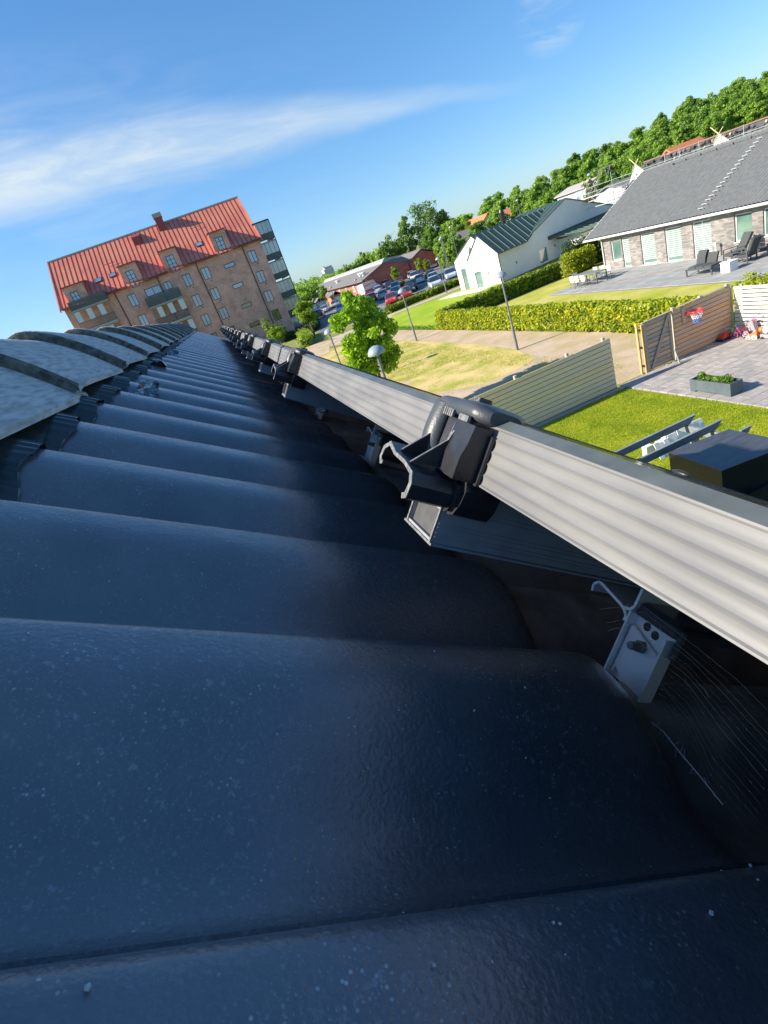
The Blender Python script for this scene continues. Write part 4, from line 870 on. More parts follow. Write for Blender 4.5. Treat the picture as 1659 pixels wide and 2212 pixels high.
def tree(name, label, x, y, z0, z1, rx, n, size, m, seed, group=None, taper=0.0, k=34, tr=None, sub=.34, extra=()):
    t_ = thing(name, label, 'tree', (x,y,0), group)
    bl = crown_blobs(x,y,z0,z1,rx,seed,k,taper,sub)+[(x+a,y+b,c,d,e,f) for a,b,c,d,e,f in extra]
    link('crown', leaves_mesh('crown', bl, n, size, seed, m, t_['_o'], shell=.35, up=.2), t_)
    limbs(x,y,z0,z1*.85,tr or .03*z1,rx,seed).build('trunk', M_bark, t_, smooth=True)
    return t_
M_maple = leaf_mat('maple_leaf', (0.12,0.23,0.014),(0.26,0.42,0.022),(0.46,0.58,0.04),2.6,.45)
M_tree = leaf_mat('tree_leaf', (0.055,0.12,0.025),(0.10,0.19,0.035),(0.19,0.29,0.055),.35,.25, hue=.16)
M_wood = leaf_mat('wood_leaf', (0.09,0.17,0.03),(0.17,0.30,0.045),(0.30,0.44,0.075),.28,.35, hue=.16)
M_yel = leaf_mat('spring_leaf', (0.11,0.2,0.015),(0.21,0.32,0.03),(0.36,0.44,0.05),.8,.35)
tree('maple_tree', 'young bright green maple beside the domed street lamp', 5.5, 22, 2.35, 5.55, 1.12, 11500, .078, M_maple, 7, k=36, sub=.30, tr=.09,
     extra=((-.22,.07,5.45,.33,.33,.37),(-.98,.07,4.75,.37,.37,.40),(1.06,.07,3.87,.37,.37,.40),(.88,.07,2.9,.40,.40,.37),(-.88,.07,2.95,.44,.44,.37),(-.37,0,2.5,.44,.44,.37),(.22,0,4.8,.5,.5,.44),(.5,0,2.5,.45,.4,.35),(0,0,3.9,.55,.55,.8),(-.35,0,3.3,.45,.45,.5)))
tree('small_tree', 'small round tree by the corner of the brick apartment building', 12.3, 77.5, 1.7, 5.0, 1.6, 3500, .13, M_yel, 8)
tree('small_tree', 'thin yellow-green tree in front of the apartment wall', 8.4, 86, .6, 3.0, 1.5, 2400, .11, M_yel, 9)
tree('small_tree', 'slender young tree with yellowish leaves beside the apartment wall', 7.5, 87, 1.0, 4.6, .8, 900, .10, M_yel, 19)
tree('small_tree', 'small yellow-green tree by the parked cars left of the maple', 15.2, 92, .4, 2.2, 1.3, 1400, .13, M_yel, 10)
# ================================================================ walls with real openings
def wall_grid(mb, u0, u1, v0, v1, ops, depth):
    """front skin at d=0 with holes, reveals going in by depth; coordinates (u, v, d)"""
    us = sorted({u0,u1}|{q for o in ops for q in (o[0],o[1]) if u0<q<u1}); vs = sorted({v0,v1}|{q for o in ops for q in (o[2],o[3]) if v0<q<v1})
    for a,b in zip(us,us[1:]):
        for c,d in zip(vs,vs[1:]):
            mu, mv = (a+b)/2, (c+d)/2
            if any(o[0]<mu<o[1] and o[2]<mv<o[3] for o in ops): continue
            mb.quad((a,c,0),(b,c,0),(b,d,0),(a,d,0))
    for o in ops:
        a,b,c,d = o[:4]; e = -depth
        mb.quad((a,c,0),(a,c,e),(a,d,e),(a,d,0)); mb.quad((b,c,0),(b,c,e),(b,d,e),(b,d,0)); mb.quad((a,c,0),(b,c,0),(b,c,e),(a,c,e)); mb.quad((a,d,0),(b,d,0),(b,d,e),(a,d,e))
        mb.quad((a,c,e-.06),(b,c,e-.06),(b,d,e-.06),(a,d,e-.06))
    return mb
def window(parent, xf, a, b, c, d, depth, mf, mg, nx=1, ny=1, fw=.06, name='window', sill=None, blind=None, label=None):
    e = -depth; f = MB(); f.box(a,a+fw,c,d,e,e+.05); f.box(b-fw,b,c,d,e,e+.05); f.box(a+fw,b-fw,c,c+fw,e,e+.05); f.box(a+fw,b-fw,d-fw,d,e,e+.05)
    for i in range(1,nx): x = a+(b-a)*i/nx; f.box(x-fw*.45,x+fw*.45,c+fw,d-fw,e,e+.045)
    for i in range(1,ny): y = c+(d-c)*i/ny; f.box(a+fw,b-fw,y-fw*.35,y+fw*.35,e,e+.043)
    w = f.build(name, mf, parent, xf=xf, label=label)
    g = MB().box(a+fw*.5,b-fw*.5,c+fw*.5,d-fw*.5,e+.002,e+.02); o = link('pane', g.mesh('pane', mg, tuple(parent['_o']), xf), w)
    if sill: s = MB().box(a-.04,b+.04,c-.05,c-.002,e+.03,.06); link('sill', s.mesh('sill', sill, tuple(parent['_o']), xf), w)
    if blind:
        q = MB(); k = 14
        for i in range(k):
            z = c+.28+(d-c-.38)*i/k; q.box(a+fw*1.1,b-fw*1.1,z,z+(d-c-.38)/k*.62,e+.0205,e+.026)
        link('blind', q.mesh('blind', blind, tuple(parent['_o']), xf), w)
    return w

G_blue = glass_mat('window_glass', (0.16,0.22,0.30), .08, (0.32,0.40,0.50), .35)
G_green = glass_mat('greenish_glass', (0.10,0.19,0.165), .06, (0.17,0.28,0.245), .8)
G_dark = glass_mat('dark_glass', (0.05,0.07,0.05), .06, (0.10,0.13,0.07), .6)
M_dframe = mat('dark_frame', (0.035,0.032,0.03), .5); M_wframe = mat('white_frame', (0.72,0.73,0.72), .5); M_gframe = mat('grey_frame', (0.20,0.20,0.20), .5)
M_sill = mat('pale_sill', (0.62,0.62,0.60), .6); M_blind = mat('white_blind', (0.42,0.48,0.45), .8)

# ================================================================ brick house with dark grey tiled roof (right)
bh = thing('brick_house', 'grey-brown brick bungalow with a big dark grey roof, upper right', 'house', (28.5,28,0))
B_br = brick_mat('grey_brick', (0.17,0.155,0.145),(0.33,0.305,0.28),(0.30,0.29,0.275),1,.30,.10)
wx = lambda u,v,d: (28.5-d, u, v)
ops = [(35.15,36.15,.67,2.03),(34.29,35.03,.14,2.10),(31.91,33.20,.14,2.10),(29.74,31.05,.10,2.14),(27.56,28.88,.08,2.18),(24.95,26.03,.70,2.14),(22.9,24.32,.78,2.15),(20.4,21.5,.78,2.15)]
mb = MB(); wall_grid(mb, 18.0, 37.05, 0.0, 2.42, ops, .16); mb.build('wall', B_br, bh, xf=wx)
b = MB(); b.add([(28.5,37.05,0),(39.3,37.05,0),(39.3,37.05,2.42),(33.9,37.05,5.25),(28.5,37.05,2.42)],[(0,1,2,3,4)]); b.add([(28.5,18,0),(39.3,18,0),(39.3,18,2.42),(33.9,18,5.25),(28.5,18,2.42)],[(4,3,2,1,0)]); b.quad((39.3,18,0),(39.3,37.05,0),(39.3,37.05,2.42),(39.3,18,2.42)); b.build('gable_wall', B_br, bh)
MB().box(28.46,28.499,18.0,37.08,-.02,.10).build('plinth', mat('pale_plinth',(0.6,0.59,0.55),.8), bh)
for i,o_ in enumerate(ops):
    nx = 2 if i == 4 else 1
    window(bh, wx, *o_, .14, M_wframe, G_green, nx, 1, .07, 'door' if i in (1,4) else 'window', None if i in (1,4) else M_sill, M_blind if i in (1,2,3,4) else None)
def slope_pt(s, y, h):   # s metres up from the eave line
    L_ = math.hypot(5.8,3.02); return (28.1+5.8*s/L_-3.02/L_*h, y, 2.50+3.02*s/L_+5.8/L_*h)
M_rt = mat('grey_roof_tile', (0.15,0.158,0.155), .6, (0.19,0.198,0.195), 4, 6)
Lr = math.hypot(5.8,3.02); rows = []
mb = MB(); nyy = int((38.4-17.2)/.24)*4; cs = []
for k in range(20):
    cs += [(k*Lr/20, .05), ((k+1)*Lr/20-.001, .028)]
for s_, h_ in cs: rows.append([slope_pt(s_, 17.2+(38.4-17.2)*i/nyy, h_+(.045,.02,-.03,.02)[i%4]) for i in range(nyy+1)])
mb.grid(rows); mb.build('roof', M_rt, bh)
b = MB(); b.add([slope_pt(0,17.2,-.06),slope_pt(0,38.4,-.06),slope_pt(Lr,38.4,-.06),slope_pt(Lr,17.2,-.06)],[(0,1,2,3)]); b.add([(33.9,17.2,5.5),(33.9,38.4,5.5),(39.8,38.4,2.45),(39.8,17.2,2.45)],[(0,1,2,3)]); b.build('roof_back', M_rt, bh)
b = MB(); [b.tube((33.9,y,5.56),(33.9,y+.36,5.56),.10,10,.085) for y in [17.2+.34*i for i in range(62)]]; b.build('ridge_cap', M_rt, bh, smooth=True)
V_ = MB(); V_.add([slope_pt(-.02,38.40,-.16),slope_pt(Lr,38.40,-.16),slope_pt(Lr,38.40,.075),slope_pt(-.02,38.40,.075),slope_pt(-.02,38.46,-.16),slope_pt(Lr,38.46,-.16),slope_pt(Lr,38.46,.075),slope_pt(-.02,38.46,.075)],[(0,1,2,3),(7,6,5,4),(3,2,6,7),(0,4,5,1)]); V_.build('verge_board', M_wframe, bh)
b = MB(); [b.tube((28.02,17.2,2.44),(28.02,38.44,2.44),.075,10)]; b.build('gutter', M_wframe, bh, smooth=True)
MB().box(28.10,28.5,17.2,38.4,2.36,2.42).build('soffit', M_wframe, bh)
b = MB(); b.path([(28.05,36.9,2.40),(28.34,36.97,2.25),(28.42,36.98,2.15),(28.42,36.98,0)],.045,8); b.build('downpipe', M_wframe, bh)
ld = MB()
for i in range(17):
    s_ = .45+i*.325; y = 28.10+.01*i
    for dy in (-.16,.16): ld.tube(slope_pt(s_,y+dy,.04), slope_pt(s_,y+dy,.17), .018, 5)
    ld.tube(slope_pt(s_,y-.18,.17), slope_pt(s_,y+.18,.17), .024, 6)
ld.build('roof_ladder', mat('galv_step',(0.55,0.57,0.57),.4,metal=.3), bh)
for y in (35.0,33.9,32.7,31.5,30.3,29.1): b = MB(); b.prism([(y-.05,0.03),(y+.05,.03),(y+.03,.22),(y-.03,.22)],0,0,.12) ; b.build('roof_bracket', M_gframe, bh, xf=lambda a,y_,z_: slope_pt(5.95+a,y_,z_))
b = MB(); b.tube(slope_pt(6.05,18,.18),slope_pt(6.05,35.2,.18),.014,5); b.build('snow_rail', M_rt, bh)
# terrace of slabs
te = struct('terrace', MB().box(23.15,28.46,16.8,36.55,.0,.06), MATS['joint_sand'])
M_slab = [mat('slab_%d'%i, c, .85, tuple(q*1.12 for q in c), 2, 5) for i,c in enumerate(((0.29,0.295,0.285),(0.32,0.32,0.31),(0.27,0.275,0.265)))]
sm = [MB().bbox(-.435,.435,-.295,.295,0,.03,.006).mesh('paving_slab', m) for m in M_slab]; rr = random.Random(1)
for i in range(6):
    for j in range(33): link('paving_slab', rr.choice(sm), te, (23.60+.885*i, 17.1+.6*j, .062+rr.uniform(0,.003)))
# terrace furniture -------------------------------------------------------
M_dk = mat('charcoal_frame', (0.10,0.11,0.115), .5); M_cu = mat('charcoal_cushion', (0.055,0.06,0.062), .9, (0.085,0.09,0.09), 30, 4)
dt = thing('dining_table', 'long grey dining table on the left end of the terrace', 'table', (25.2,34.4,.09))
MB().bbox(24.78,25.70,33.25,35.55,.79,.84,.01).build('tabletop', mat('table_grey',(0.20,0.21,0.215),.4), dt)
for x in (24.84,25.64):
    for y in (33.32,35.48): MB().box(x-.035,x+.035,y-.035,y+.035,.09,.788).build('leg', M_dk, dt)
def chair():
    t_ = thing('dining_chair', 'x', 'chair', (0,0,0), 'pale chairs round the dining table')
    m = mat('pale_chair',(0.62,0.61,0.57),.5)
    MB().bbox(-.22,.22,-.22,.22,.42,.46,.02).build('seat', m, t_)
    b = MB(); rows=[[(.20+.05*(z-.5)-.04*math.cos(u*1.4),.23*u,z) for u in (-1,-.5,0,.5,1)] for z in (.5,.62,.76,.84)]; b.grid(rows); b.grid([[(x+.015,y,z) for x,y,z in r] for r in rows]); b.build('backrest', m, t_)
    for x in (-.19,.19):
        for y in (-.19,.19): MB().tube((x,y,.42),(x*1.15,y*1.15,0),.014,6).build('leg', M_dk, t_)
    return t_
ch = chair(); first = True
cl = ['at the near side of the table, left end','at the near side of the table, middle','at the near side of the table, right end','at the far side of the table, left end','at the far side of the table, middle','at the far side of the table, right end','at the left head of the table']
for i,(x,y,rz) in enumerate(((24.45,35.2,math.pi),(24.40,34.6,math.pi),(24.42,33.95,math.pi),(26.02,35.2,0),(26.05,34.5,0),(26.0,33.8,0),(25.25,36.05,math.pi/2))):
    if i == 0: ch.location = (x,y,.092); ch.rotation_euler = (0,0,rz); ch['label'] = 'pale garden chair '+cl[0]
    else: dup(ch, (x,y,.092), rz, 'pale garden chair '+cl[i])
sf = thing('garden_sofa', 'dark outdoor lounge bench with one reclined back cushion, left of the seats', 'sofa', (24.9,24.7,.09))
for y in (23.85,25.45):
    MB().box(24.50,24.56,y-.03,y+.03,.09,.48).build('leg', M_dk, sf); MB().box(25.28,25.34,y-.03,y+.03,.09,.48).build('leg', M_dk, sf)
b = MB(); b.box(24.50,25.34,23.82,23.88,.40,.46); b.box(24.50,25.34,25.42,25.48,.40,.46); b.box(24.50,24.56,23.88,25.42,.40,.46); b.box(25.28,25.34,23.88,25.42,.40,.46); b.tube((24.53,25.4,.12),(24.53,24.6,.4),.02,6); b.build('frame', M_dk, sf)
for i in range(3): MB().bbox(24.57,25.27,23.90+.51*i,24.39+.51*i,.462,.56,.03).build('seat_cushion', M_cu, sf)
MB().prism([(25.25,.50),(25.42,.46),(25.62,1.12),(25.50,1.18),(25.34,.9)],1,24.95,25.5).build('back_cushion', M_cu, sf)
MB().prism([(25.30,.50),(25.40,.46),(25.58,1.0),(25.50,1.02)],1,24.3,24.9).build('back_cushion', M_cu, sf)
def lounge(name, label, x, y, rz, rec=.75):
    t_ = thing(name, label, 'lounge chair', (x,y,.09), 'dark lounge chairs on the terrace'); t_['_o'] = [0,0,0]
    b = MB(); [b.box(sx-.025,sx+.025,sy-.025,sy+.025,0,.58) for sx in (-.38,.38) for sy in (-.36,.36)]
    for sy in (-.36,.36): b.box(-.42,.46,sy-.03,sy+.03,.582,.61); 
    b.box(-.38,.38,-.334,.334,.26,.30); b.build('frame', M_dk, t_)
    MB().bbox(-.36,.36,-.33,.33,.302,.42,.03).build('seat_cushion', M_cu, t_)
    MB().prism([(.30,.42),(.42,.40),(.42+rec*.55,1.12),(.32+rec*.55,1.18)],1,-.33,.33).build('back_cushion', M_cu, t_)
    b = MB(); b.tube((.42,-.3,.42),(.44+rec*.56,-.3,1.15),.02,6); b.tube((.42,.3,.42),(.44+rec*.56,.3,1.15),.02,6); b.build('back_frame', M_dk, t_)
    t_.rotation_euler = (0,0,rz); return t_
lounge('lounge_chair', 'dark lounge chair with arms by the glass double door', 27.2, 24.9, -.3)
lounge('lounge_chair', 'dark lounge chair seen from behind near the hedge end', 26.4, 23.6, -1.45, .5)
lounge('lounge_chair', 'dark high-backed lounge chair nearest the house wall', 27.3, 23.4, -1.2, .5)
lounge('sun_lounger', 'low dark lounger at the far right by the brick wall', 27.6, 21.9, -1.5, 1.1)
t_ = thing('side_table', 'white square side table among the dark lounge furniture', 'side table', (25.0,23.3,.09))
MB().bbox(24.72,25.28,22.95,23.50,.09,.56,.02).build('body', mat('white_box',(0.78,0.77,0.75),.6), t_); MB().bbox(24.70,25.30,22.93,23.52,.562,.585,.004).build('top', MATS['white_box'], t_)
MB().lathe((24.95,23.35,.585),[(0,0),(.03,0),(.03,.12),(.012,.16),(.012,.2),(0,.2)],10).build('bottle', M_dk, t_)
t_ = thing('bollard_light', 'slim white bollard light beside the double door', 'garden light', (28.2,27.0,.09))
MB().box(28.16,28.24,26.96,27.04,.09,.80).build('post', M_wframe, t_); MB().box(28.12,28.28,26.92,27.08,.802,.92).build('lamp_head', M_wframe, t_)
# reddish hose
b = MB(); b.path([(24.0+.2*i, 33.0-.33*i+.3*math.sin(i*.5), .10) for i in range(16)], .014, 5); tag(b.build('garden_hose', mat('red_hose',(0.35,0.12,0.08),.6)), 'thin reddish hose lying across the terrace', 'hose')

# ================================================================ white house (turned a little)
wh = thing('white_house', 'white rendered house with dark green sheet-metal roofs and two gables', 'house', (29.3,54.4,0))
ur = Vector((-1.95,7.03,0)).normalized(); vr = Vector((7.03,1.95,0)).normalized(); p0 = Vector((29.3,54.4,0))
def gx(s,z,d): p = p0+ur*s-vr*d; return (p.x,p.y,z)          # gable plane, d out towards the street
def lx(v,z,d): p = p0+vr*v-ur*d; return (p.x,p.y,z)          # long side
def wxyz(s,v,z): p = p0+ur*s+vr*v; return (p.x,p.y,z)
M_rend = mat('white_render', (0.80,0.79,0.74), .9, (0.84,0.83,0.78), 2); M_gm = mat('green_sheet_roof', (0.045,0.075,0.065), .45, (0.06,0.095,0.08), 3, 4)
ops1 = [(2.7,3.75,-.02,1.65)]
b = MB(); wall_grid(b, -.35, 4.3, -.05, 2.9, ops1, .1); b.add([(-.35,2.9,0),(4.3,2.9,0),(4.3,3.15,0),(2.05,5.1,0)],[(0,1,2,3)]); b.build('wall', M_rend, wh, xf=gx)
ops2 = [(4.75,5.25,-.02,2.25),(6.0,6.85,-.02,2.25)]
g2 = lambda s,z,d: gx(s,z,d-.9)
b = MB(); wall_grid(b, 3.0, 7.6, -.05, 3.3, ops2, .1); b.add([(3.0,3.3,0),(7.6,3.3,0),(3.95,5.25,0),(3.0,4.4,0)],[(0,1,2,3)]); b.build('wall', M_rend, wh, xf=g2)
window(wh, gx, *ops1[0], .08, M_gframe, G_green, 1,1,.05); window(wh, g2, *ops2[0], .08, M_gframe, G_dark, 1,1,.05); window(wh, g2, *ops2[1], .08, M_gframe, G_green, 2,1,.05,'door')
b = MB(); b.prism([(4.25,2.55),(4.85,2.7),(4.85,3.75),(4.5,4.3),(4.25,3.9)],2,.012,.03); b.build('gable_window', G_dark, wh, xf=g2)
ops3 = [(6.2,7.4,.15,1.55)]
b = MB(); wall_grid(b, 0, 19.3, -.05, 2.9, ops3, .12); b.add([(4.2,2.9,0),(19.3,2.9,0),(11.6,5.35,0)],[(0,1,2)]); b.build('long_wall', M_rend, wh, xf=lx)
window(wh, lx, *ops3[0], .1, M_gframe, G_green, 1,1,.05,'door')
for v in (2.6,8.7): MB().box(v-.05,v+.05,1.2,1.4,.0,.1).build('wall_lamp', M_gframe, wh, xf=lx)
for s in (1.55,5.6): MB().box(s-.05,s+.05,1.15,1.35,0.002,.1).build('wall_lamp', M_gframe, wh, xf=gx)
def roofplane(pts, seams_from, seams_to, k, nm):
    b = MB(); b.add(pts+[(p[0],p[1],p[2]-.08) for p in pts], [tuple(range(len(pts))), tuple(range(2*len(pts)-1,len(pts)-1,-1))]+[(i,(i+1)%len(pts),len(pts)+(i+1)%len(pts),len(pts)+i) for i in range(len(pts))])
    b.build(nm, M_gm, wh)
    for i in range(1,k):
        u = i/k; a = Vector(seams_from[0]).lerp(Vector(seams_from[1]),u)+Vector((0,0,.03)); c = Vector(seams_to[0]).lerp(Vector(seams_to[1]),u)+Vector((0,0,.03))
        MB().tube(a,c,.035,4).build('roof_seam', MATS['green_seam'], wh)
mat('green_seam', (0.16,0.24,0.17), .5)
def seamline(p,q): MB().tube(Vector(p)+Vector((0,0,.03)),Vector(q)+Vector((0,0,.03)),.035,4).build('roof_seam', MATS['green_seam'], wh)
# slope facing the camera, between gable and cross gable
A,B_,C_,D_ = wxyz(-.5,-.1,2.86),wxyz(-.5,4.2,2.86),wxyz(2.05,11.9,5.15),wxyz(2.05,-.1,5.15)
roofplane([A,B_,C_,D_],(A,B_),(D_,C_),1,'roof')
for i in range(1,14):
    v = -.1+.86*i; k_ = 0 if v < 4.2 else (v-4.2)/7.7
    seamline(wxyz(-.5+2.55*k_,v,2.86+2.29*k_), wxyz(2.05,v,5.15))
roofplane([wxyz(2.05,-.1,5.15),wxyz(2.05,11.8,5.15),wxyz(4.4,11.8,3.05),wxyz(4.4,-.1,3.05)],(wxyz(2.05,0,5.15),wxyz(2.05,11.8,5.15)),(wxyz(4.4,0,3.05),wxyz(4.4,11.8,3.05)),3,'roof')
roofplane([wxyz(3.95,.8,5.3),wxyz(3.95,9,5.3),wxyz(7.8,9,3.2),wxyz(7.8,.8,3.2)],(wxyz(3.95,.8,5.3),wxyz(3.95,9,5.3)),(wxyz(7.8,.8,3.2),wxyz(7.8,9,3.2)),9,'roof')
roofplane([wxyz(3.95,.8,5.3),wxyz(3.95,9,5.3),wxyz(2.9,9,4.45),wxyz(2.9,.8,4.45)],(wxyz(3.95,.8,5.3),wxyz(3.95,9,5.3)),(wxyz(2.9,.8,4.4),wxyz(2.9,9,4.4)),3,'roof')
A,B_,C_,D_ = wxyz(-.12,4.0,2.88),wxyz(-.12,11.6,5.42),wxyz(7,11.6,5.42),wxyz(7,4.0,2.88)
roofplane([A,B_,C_,D_],(A,D_),(B_,C_),9,'roof')
A,B_,C_,D_ = wxyz(-.12,11.6,5.42),wxyz(-.12,19.5,2.84),wxyz(7,19.5,2.84),wxyz(7,11.6,5.42)
roofplane([A,B_,C_,D_],(A,D_),(B_,C_),3,'roof')
# low wing in front with its own shallow roof
b = MB(); 
for q in ((-3.2,9.3,-3.2,17.0),(-3.2,9.3,0,9.3)):
    a,c = wxyz(q[0],q[1],0),wxyz(q[2],q[3],0); b.quad(a,c,(c[0],c[1],1.75),(a[0],a[1],1.75))
b.build('wing_wall', M_rend, wh)
A,B_,C_,D_ = wxyz(-3.5,9.0,1.78),wxyz(-3.5,18,1.78),wxyz(0,18,2.3),wxyz(0,7.9,2.3)
roofplane([A,B_,C_,D_],(A,B_),(D_,C_),12,'wing_roof')
MB().quad(wxyz(-.01,7.9,2.05),wxyz(-.01,18.5,2.05),wxyz(-.01,18.5,2.45),wxyz(-.01,7.9,2.45)).build('roof_flashing', M_gm, wh)
ch_ = MB(); ch_.tube(wxyz(3.2,5.2,4.4),wxyz(3.2,5.2,6.35),.28,14); ch_.tube(wxyz(3.2,5.2,6.35),wxyz(3.2,5.2,6.6),.31,14,.2); ch_.build('chimney', M_black, wh)
b = MB(); b.path([wxyz(-.42,-.1,2.85),wxyz(-.42,-.1,0)],.05,8); b.build('downpipe', M_dframe, wh)
struct('white_terrace', poly([(24.6,61.4),(26.6,54.3),(28.9,55.2),(27.1,62.0)],.03), mat('white_paving',(0.72,0.71,0.68),.8))

# ================================================================ house under construction behind the brick house
uc = thing('unfinished_house', 'unfinished house with dark battened roof and tile stacks behind the brick house', 'house', (47,44,0))
M_felt = mat('roof_felt', (0.07,0.065,0.07), .9, (0.11,0.10,0.10), 3); M_ply = mat('gable_board', (0.66,0.62,0.55), .8, (0.72,0.68,0.62), 4); M_lath = wood('fresh_lath', (0.62,0.46,0.26),(0.70,0.55,0.33))
b = MB(); b.add([(42.0,20,2.9),(42.0,52.5,2.9),(46.6,52.5,5.93),(46.6,20,5.93)],[(0,1,2,3)]); b.add([(46.6,20,5.93),(46.6,52.5,5.93),(51,52.5,2.9),(51,20,2.9)],[(0,1,2,3)]); b.build('roof', M_felt, uc)
MB().prism([(42.3,0),(50.7,0),(50.7,3),(46.6,5.7),(42.3,3)],1,20.3,52.2).build('wall', M_ply, uc)
rr = random.Random(77); stk = [MB().bbox(-.13,.13,-.2,.2,0,.24,.02).mesh('tile_stack', MATS['roof_felt']), MB().bbox(-.11,.11,-.17,.17,0,.17,.02).mesh('tile_stack', mat('stack_grey',(0.16,0.16,0.17),.8)), MB().box(-.10,.10,-.06,.06,0,.14).mesh('tile_stack', M_lath)]
for r_ in range(3):
    for i in range(58):
        if rr.random() < .15: continue
        s_ = 4.2-.5*r_; o = link('tile_stack', stk[rr.choice((0,0,0,1,1,2))], uc, (42.0+s_*.98-47+.0, 21+.54*i+rr.uniform(-.1,.1)-44, 2.9+s_*.645+.08)); o.rotation_euler = (rr.uniform(-.4,.4), -.6+rr.uniform(-.3,.3), rr.uniform(-.5,.5))
b = MB(); b.box(46.5,46.7,20,52.5,5.95,6.05); b.build('ridge_batten', wood('brown_batten',(0.20,0.13,0.10),(0.28,0.2,0.15)), uc)
for (y, x) in ((51.8,45.0),(42.1,45.0)):
    b = MB(); b.prism([(y-1.5,4.9),(y+1.4,4.3),(y,6.15)],0,x-.06,x); b.build('gable_panel', M_ply, uc)
    b = MB(); b.tube((x-.1,y-.7,5.5),(x-.1,y+.7,6.75),.045,5); b.tube((x-.1,y+.5,5.6),(x-.1,y-.5,6.5),.045,5); b.build('crossed_lath', M_lath, uc)
scf = thing('scaffold', 'grey-green scaffold railing on the unfinished house behind the brick roof', 'scaffold', (42,44,0))
M_sc = mat('scaffold_tube', (0.32,0.42,0.40), .5, metal=.2); M_plk = mat('scaffold_plank',(0.6,0.6,0.56),.8)
for y in (60,53.8,50.6,46.6,44.9,42.8,40.6,38.6,36.4,34,31.5):
    x = 45 if y < 59 else 46.0
    MB().tube((x-1.4,y,0),(x-1.4,y,6.05+.1*(y%2)),.035,6).build('upright', M_sc, scf)
for z in (5.0,5.5): MB().tube((43.6,31,z),(43.6,60,z),.028,6).build('rail', M_sc, scf)
for z in (4.15,3.5): MB().tube((43.6,52,z),(43.6,60,z),.035,6).build('rail', M_plk, scf)
MB().box(43.2,44.0,52,60,4.55,4.62).build('plank', M_plk, scf)
sc2 = thing('scaffold', 'white scaffold railing left of the brick house roof edge', 'scaffold', (48,60,0))
for (x,y) in ((47.7,60),(48.8,59.6),(49.9,59.2)): MB().tube((x,y,0),(x,y,4.5),.04,6).build('upright', M_plk, sc2)
for z in (3.35,3.9,4.4): MB().tube((47.7,60,z),(50.2,59.1,z+.05),.04,6).build('rail', M_plk, sc2)
def simple_house(name, label, x0, x1, y0, y1, he, hr, mw, mr, axis='y', group=None, win=True, chim=None):
    t_ = thing(name, label, 'house', ((x0+x1)/2,(y0+y1)/2,0), group)
    if axis == 'y':
        xm = (x0+x1)/2; MB().prism([(x0,0),(x1,0),(x1,he),(xm,hr-.1),(x0,he)],1,y0,y1).build('wall', mw, t_)
        k = (hr-he)/(xm-x0); MB().prism([(x0-.4,he-.4*k),(xm,hr),(x1+.4,he-.4*k),(x1+.4,he-.4*k+.18),(xm,hr+.18),(x0-.4,he-.4*k+.18)],1,y0-.35,y1+.35).build('roof', mr, t_)
    else:
        ym = (y0+y1)/2; MB().prism([(y0,0),(y1,0),(y1,he),(ym,hr-.1),(y0,he)],0,x0,x1).build('wall', mw, t_)
        k = (hr-he)/(ym-y0); MB().prism([(y0-.4,he-.4*k),(ym,hr),(y1+.4,he-.4*k),(y1+.4,he-.4*k+.18),(ym,hr+.18),(y0-.4,he-.4*k+.18)],0,x0-.35,x1+.35).build('roof', mr, t_)
    if win:
        fx = lambda u,v,d: (x0-d,u,v); fy = lambda u,v,d: (u,y0-d,v)
        k = max(1,int((y1-y0)/3)); 
        for i in range(k): u = y0+(y1-y0)*(i+.5)/k; window(t_, fx, u-.5,u+.5,he*.4,he*.8,-.04,M_wframe,G_blue)
        k = max(1,int((x1-x0)/3)); 
        for i in range(k): u = x0+(x1-x0)*(i+.5)/k; window(t_, fy, u-.5,u+.5,he*.4,he*.8,-.04,M_wframe,G_blue)
    if chim: MB().box(*chim).build('chimney', M_felt, t_)
    return t_
M_orange = mat('orange_roof', (0.55,0.16,0.07), .8, (0.62,0.22,0.1), 3); M_groof = mat('grey_felt_roof', (0.15,0.145,0.14), .85, (0.2,0.19,0.18), 2)
M_red = brick_mat('red_school_brick', (0.40,0.11,0.075),(0.46,0.15,0.10),(0.4,0.2,0.15),0,.3,.1,bump=.003); M_or2 = mat('orange_wall', (0.58,0.22,0.10), .85, (0.62,0.26,0.13), 1)
M_greyw = mat('grey_wall', (0.42,0.46,0.48), .9, (0.46,0.5,0.52), 1)
simple_house('far_house', 'white house with pale grey roof among trees above the metal roof ridge', 66,71.5,88,96,5.3,6.0,M_greyw,mat('pale_roof',(0.42,0.37,0.36),.8))
simple_house('far_house', 'low house with grey roof and orange wall behind the white house', 55,66,120,130,3.3,5.3,M_or2,M_groof,'x')
simple_house('far_house', 'house with bright orange tiled roof behind the black chimney', 62.5,66,119,128,5.4,6.9,M_rend,M_orange)
simple_house('far_house', 'small orange-roofed house half hidden by the trees behind the metal roof', 70,75,119,126,4.9,6.3,M_greyw,M_orange,'x')
simple_house('far_house', 'grey house with steep dark roof behind the scaffold', 61.3,63.4,77,79,5.2,6.9,M_greyw,M_felt)
simple_house('far_house', 'grey flat-roofed house behind the white house wing', 57,72,66,76,3.4,4.6,M_greyw,M_groof,'x')
simple_house('far_house', 'house with red tiled roof showing over the tile stacks', 60.5,65,62,66,4.9,6.2,M_rend,M_orange,'x')

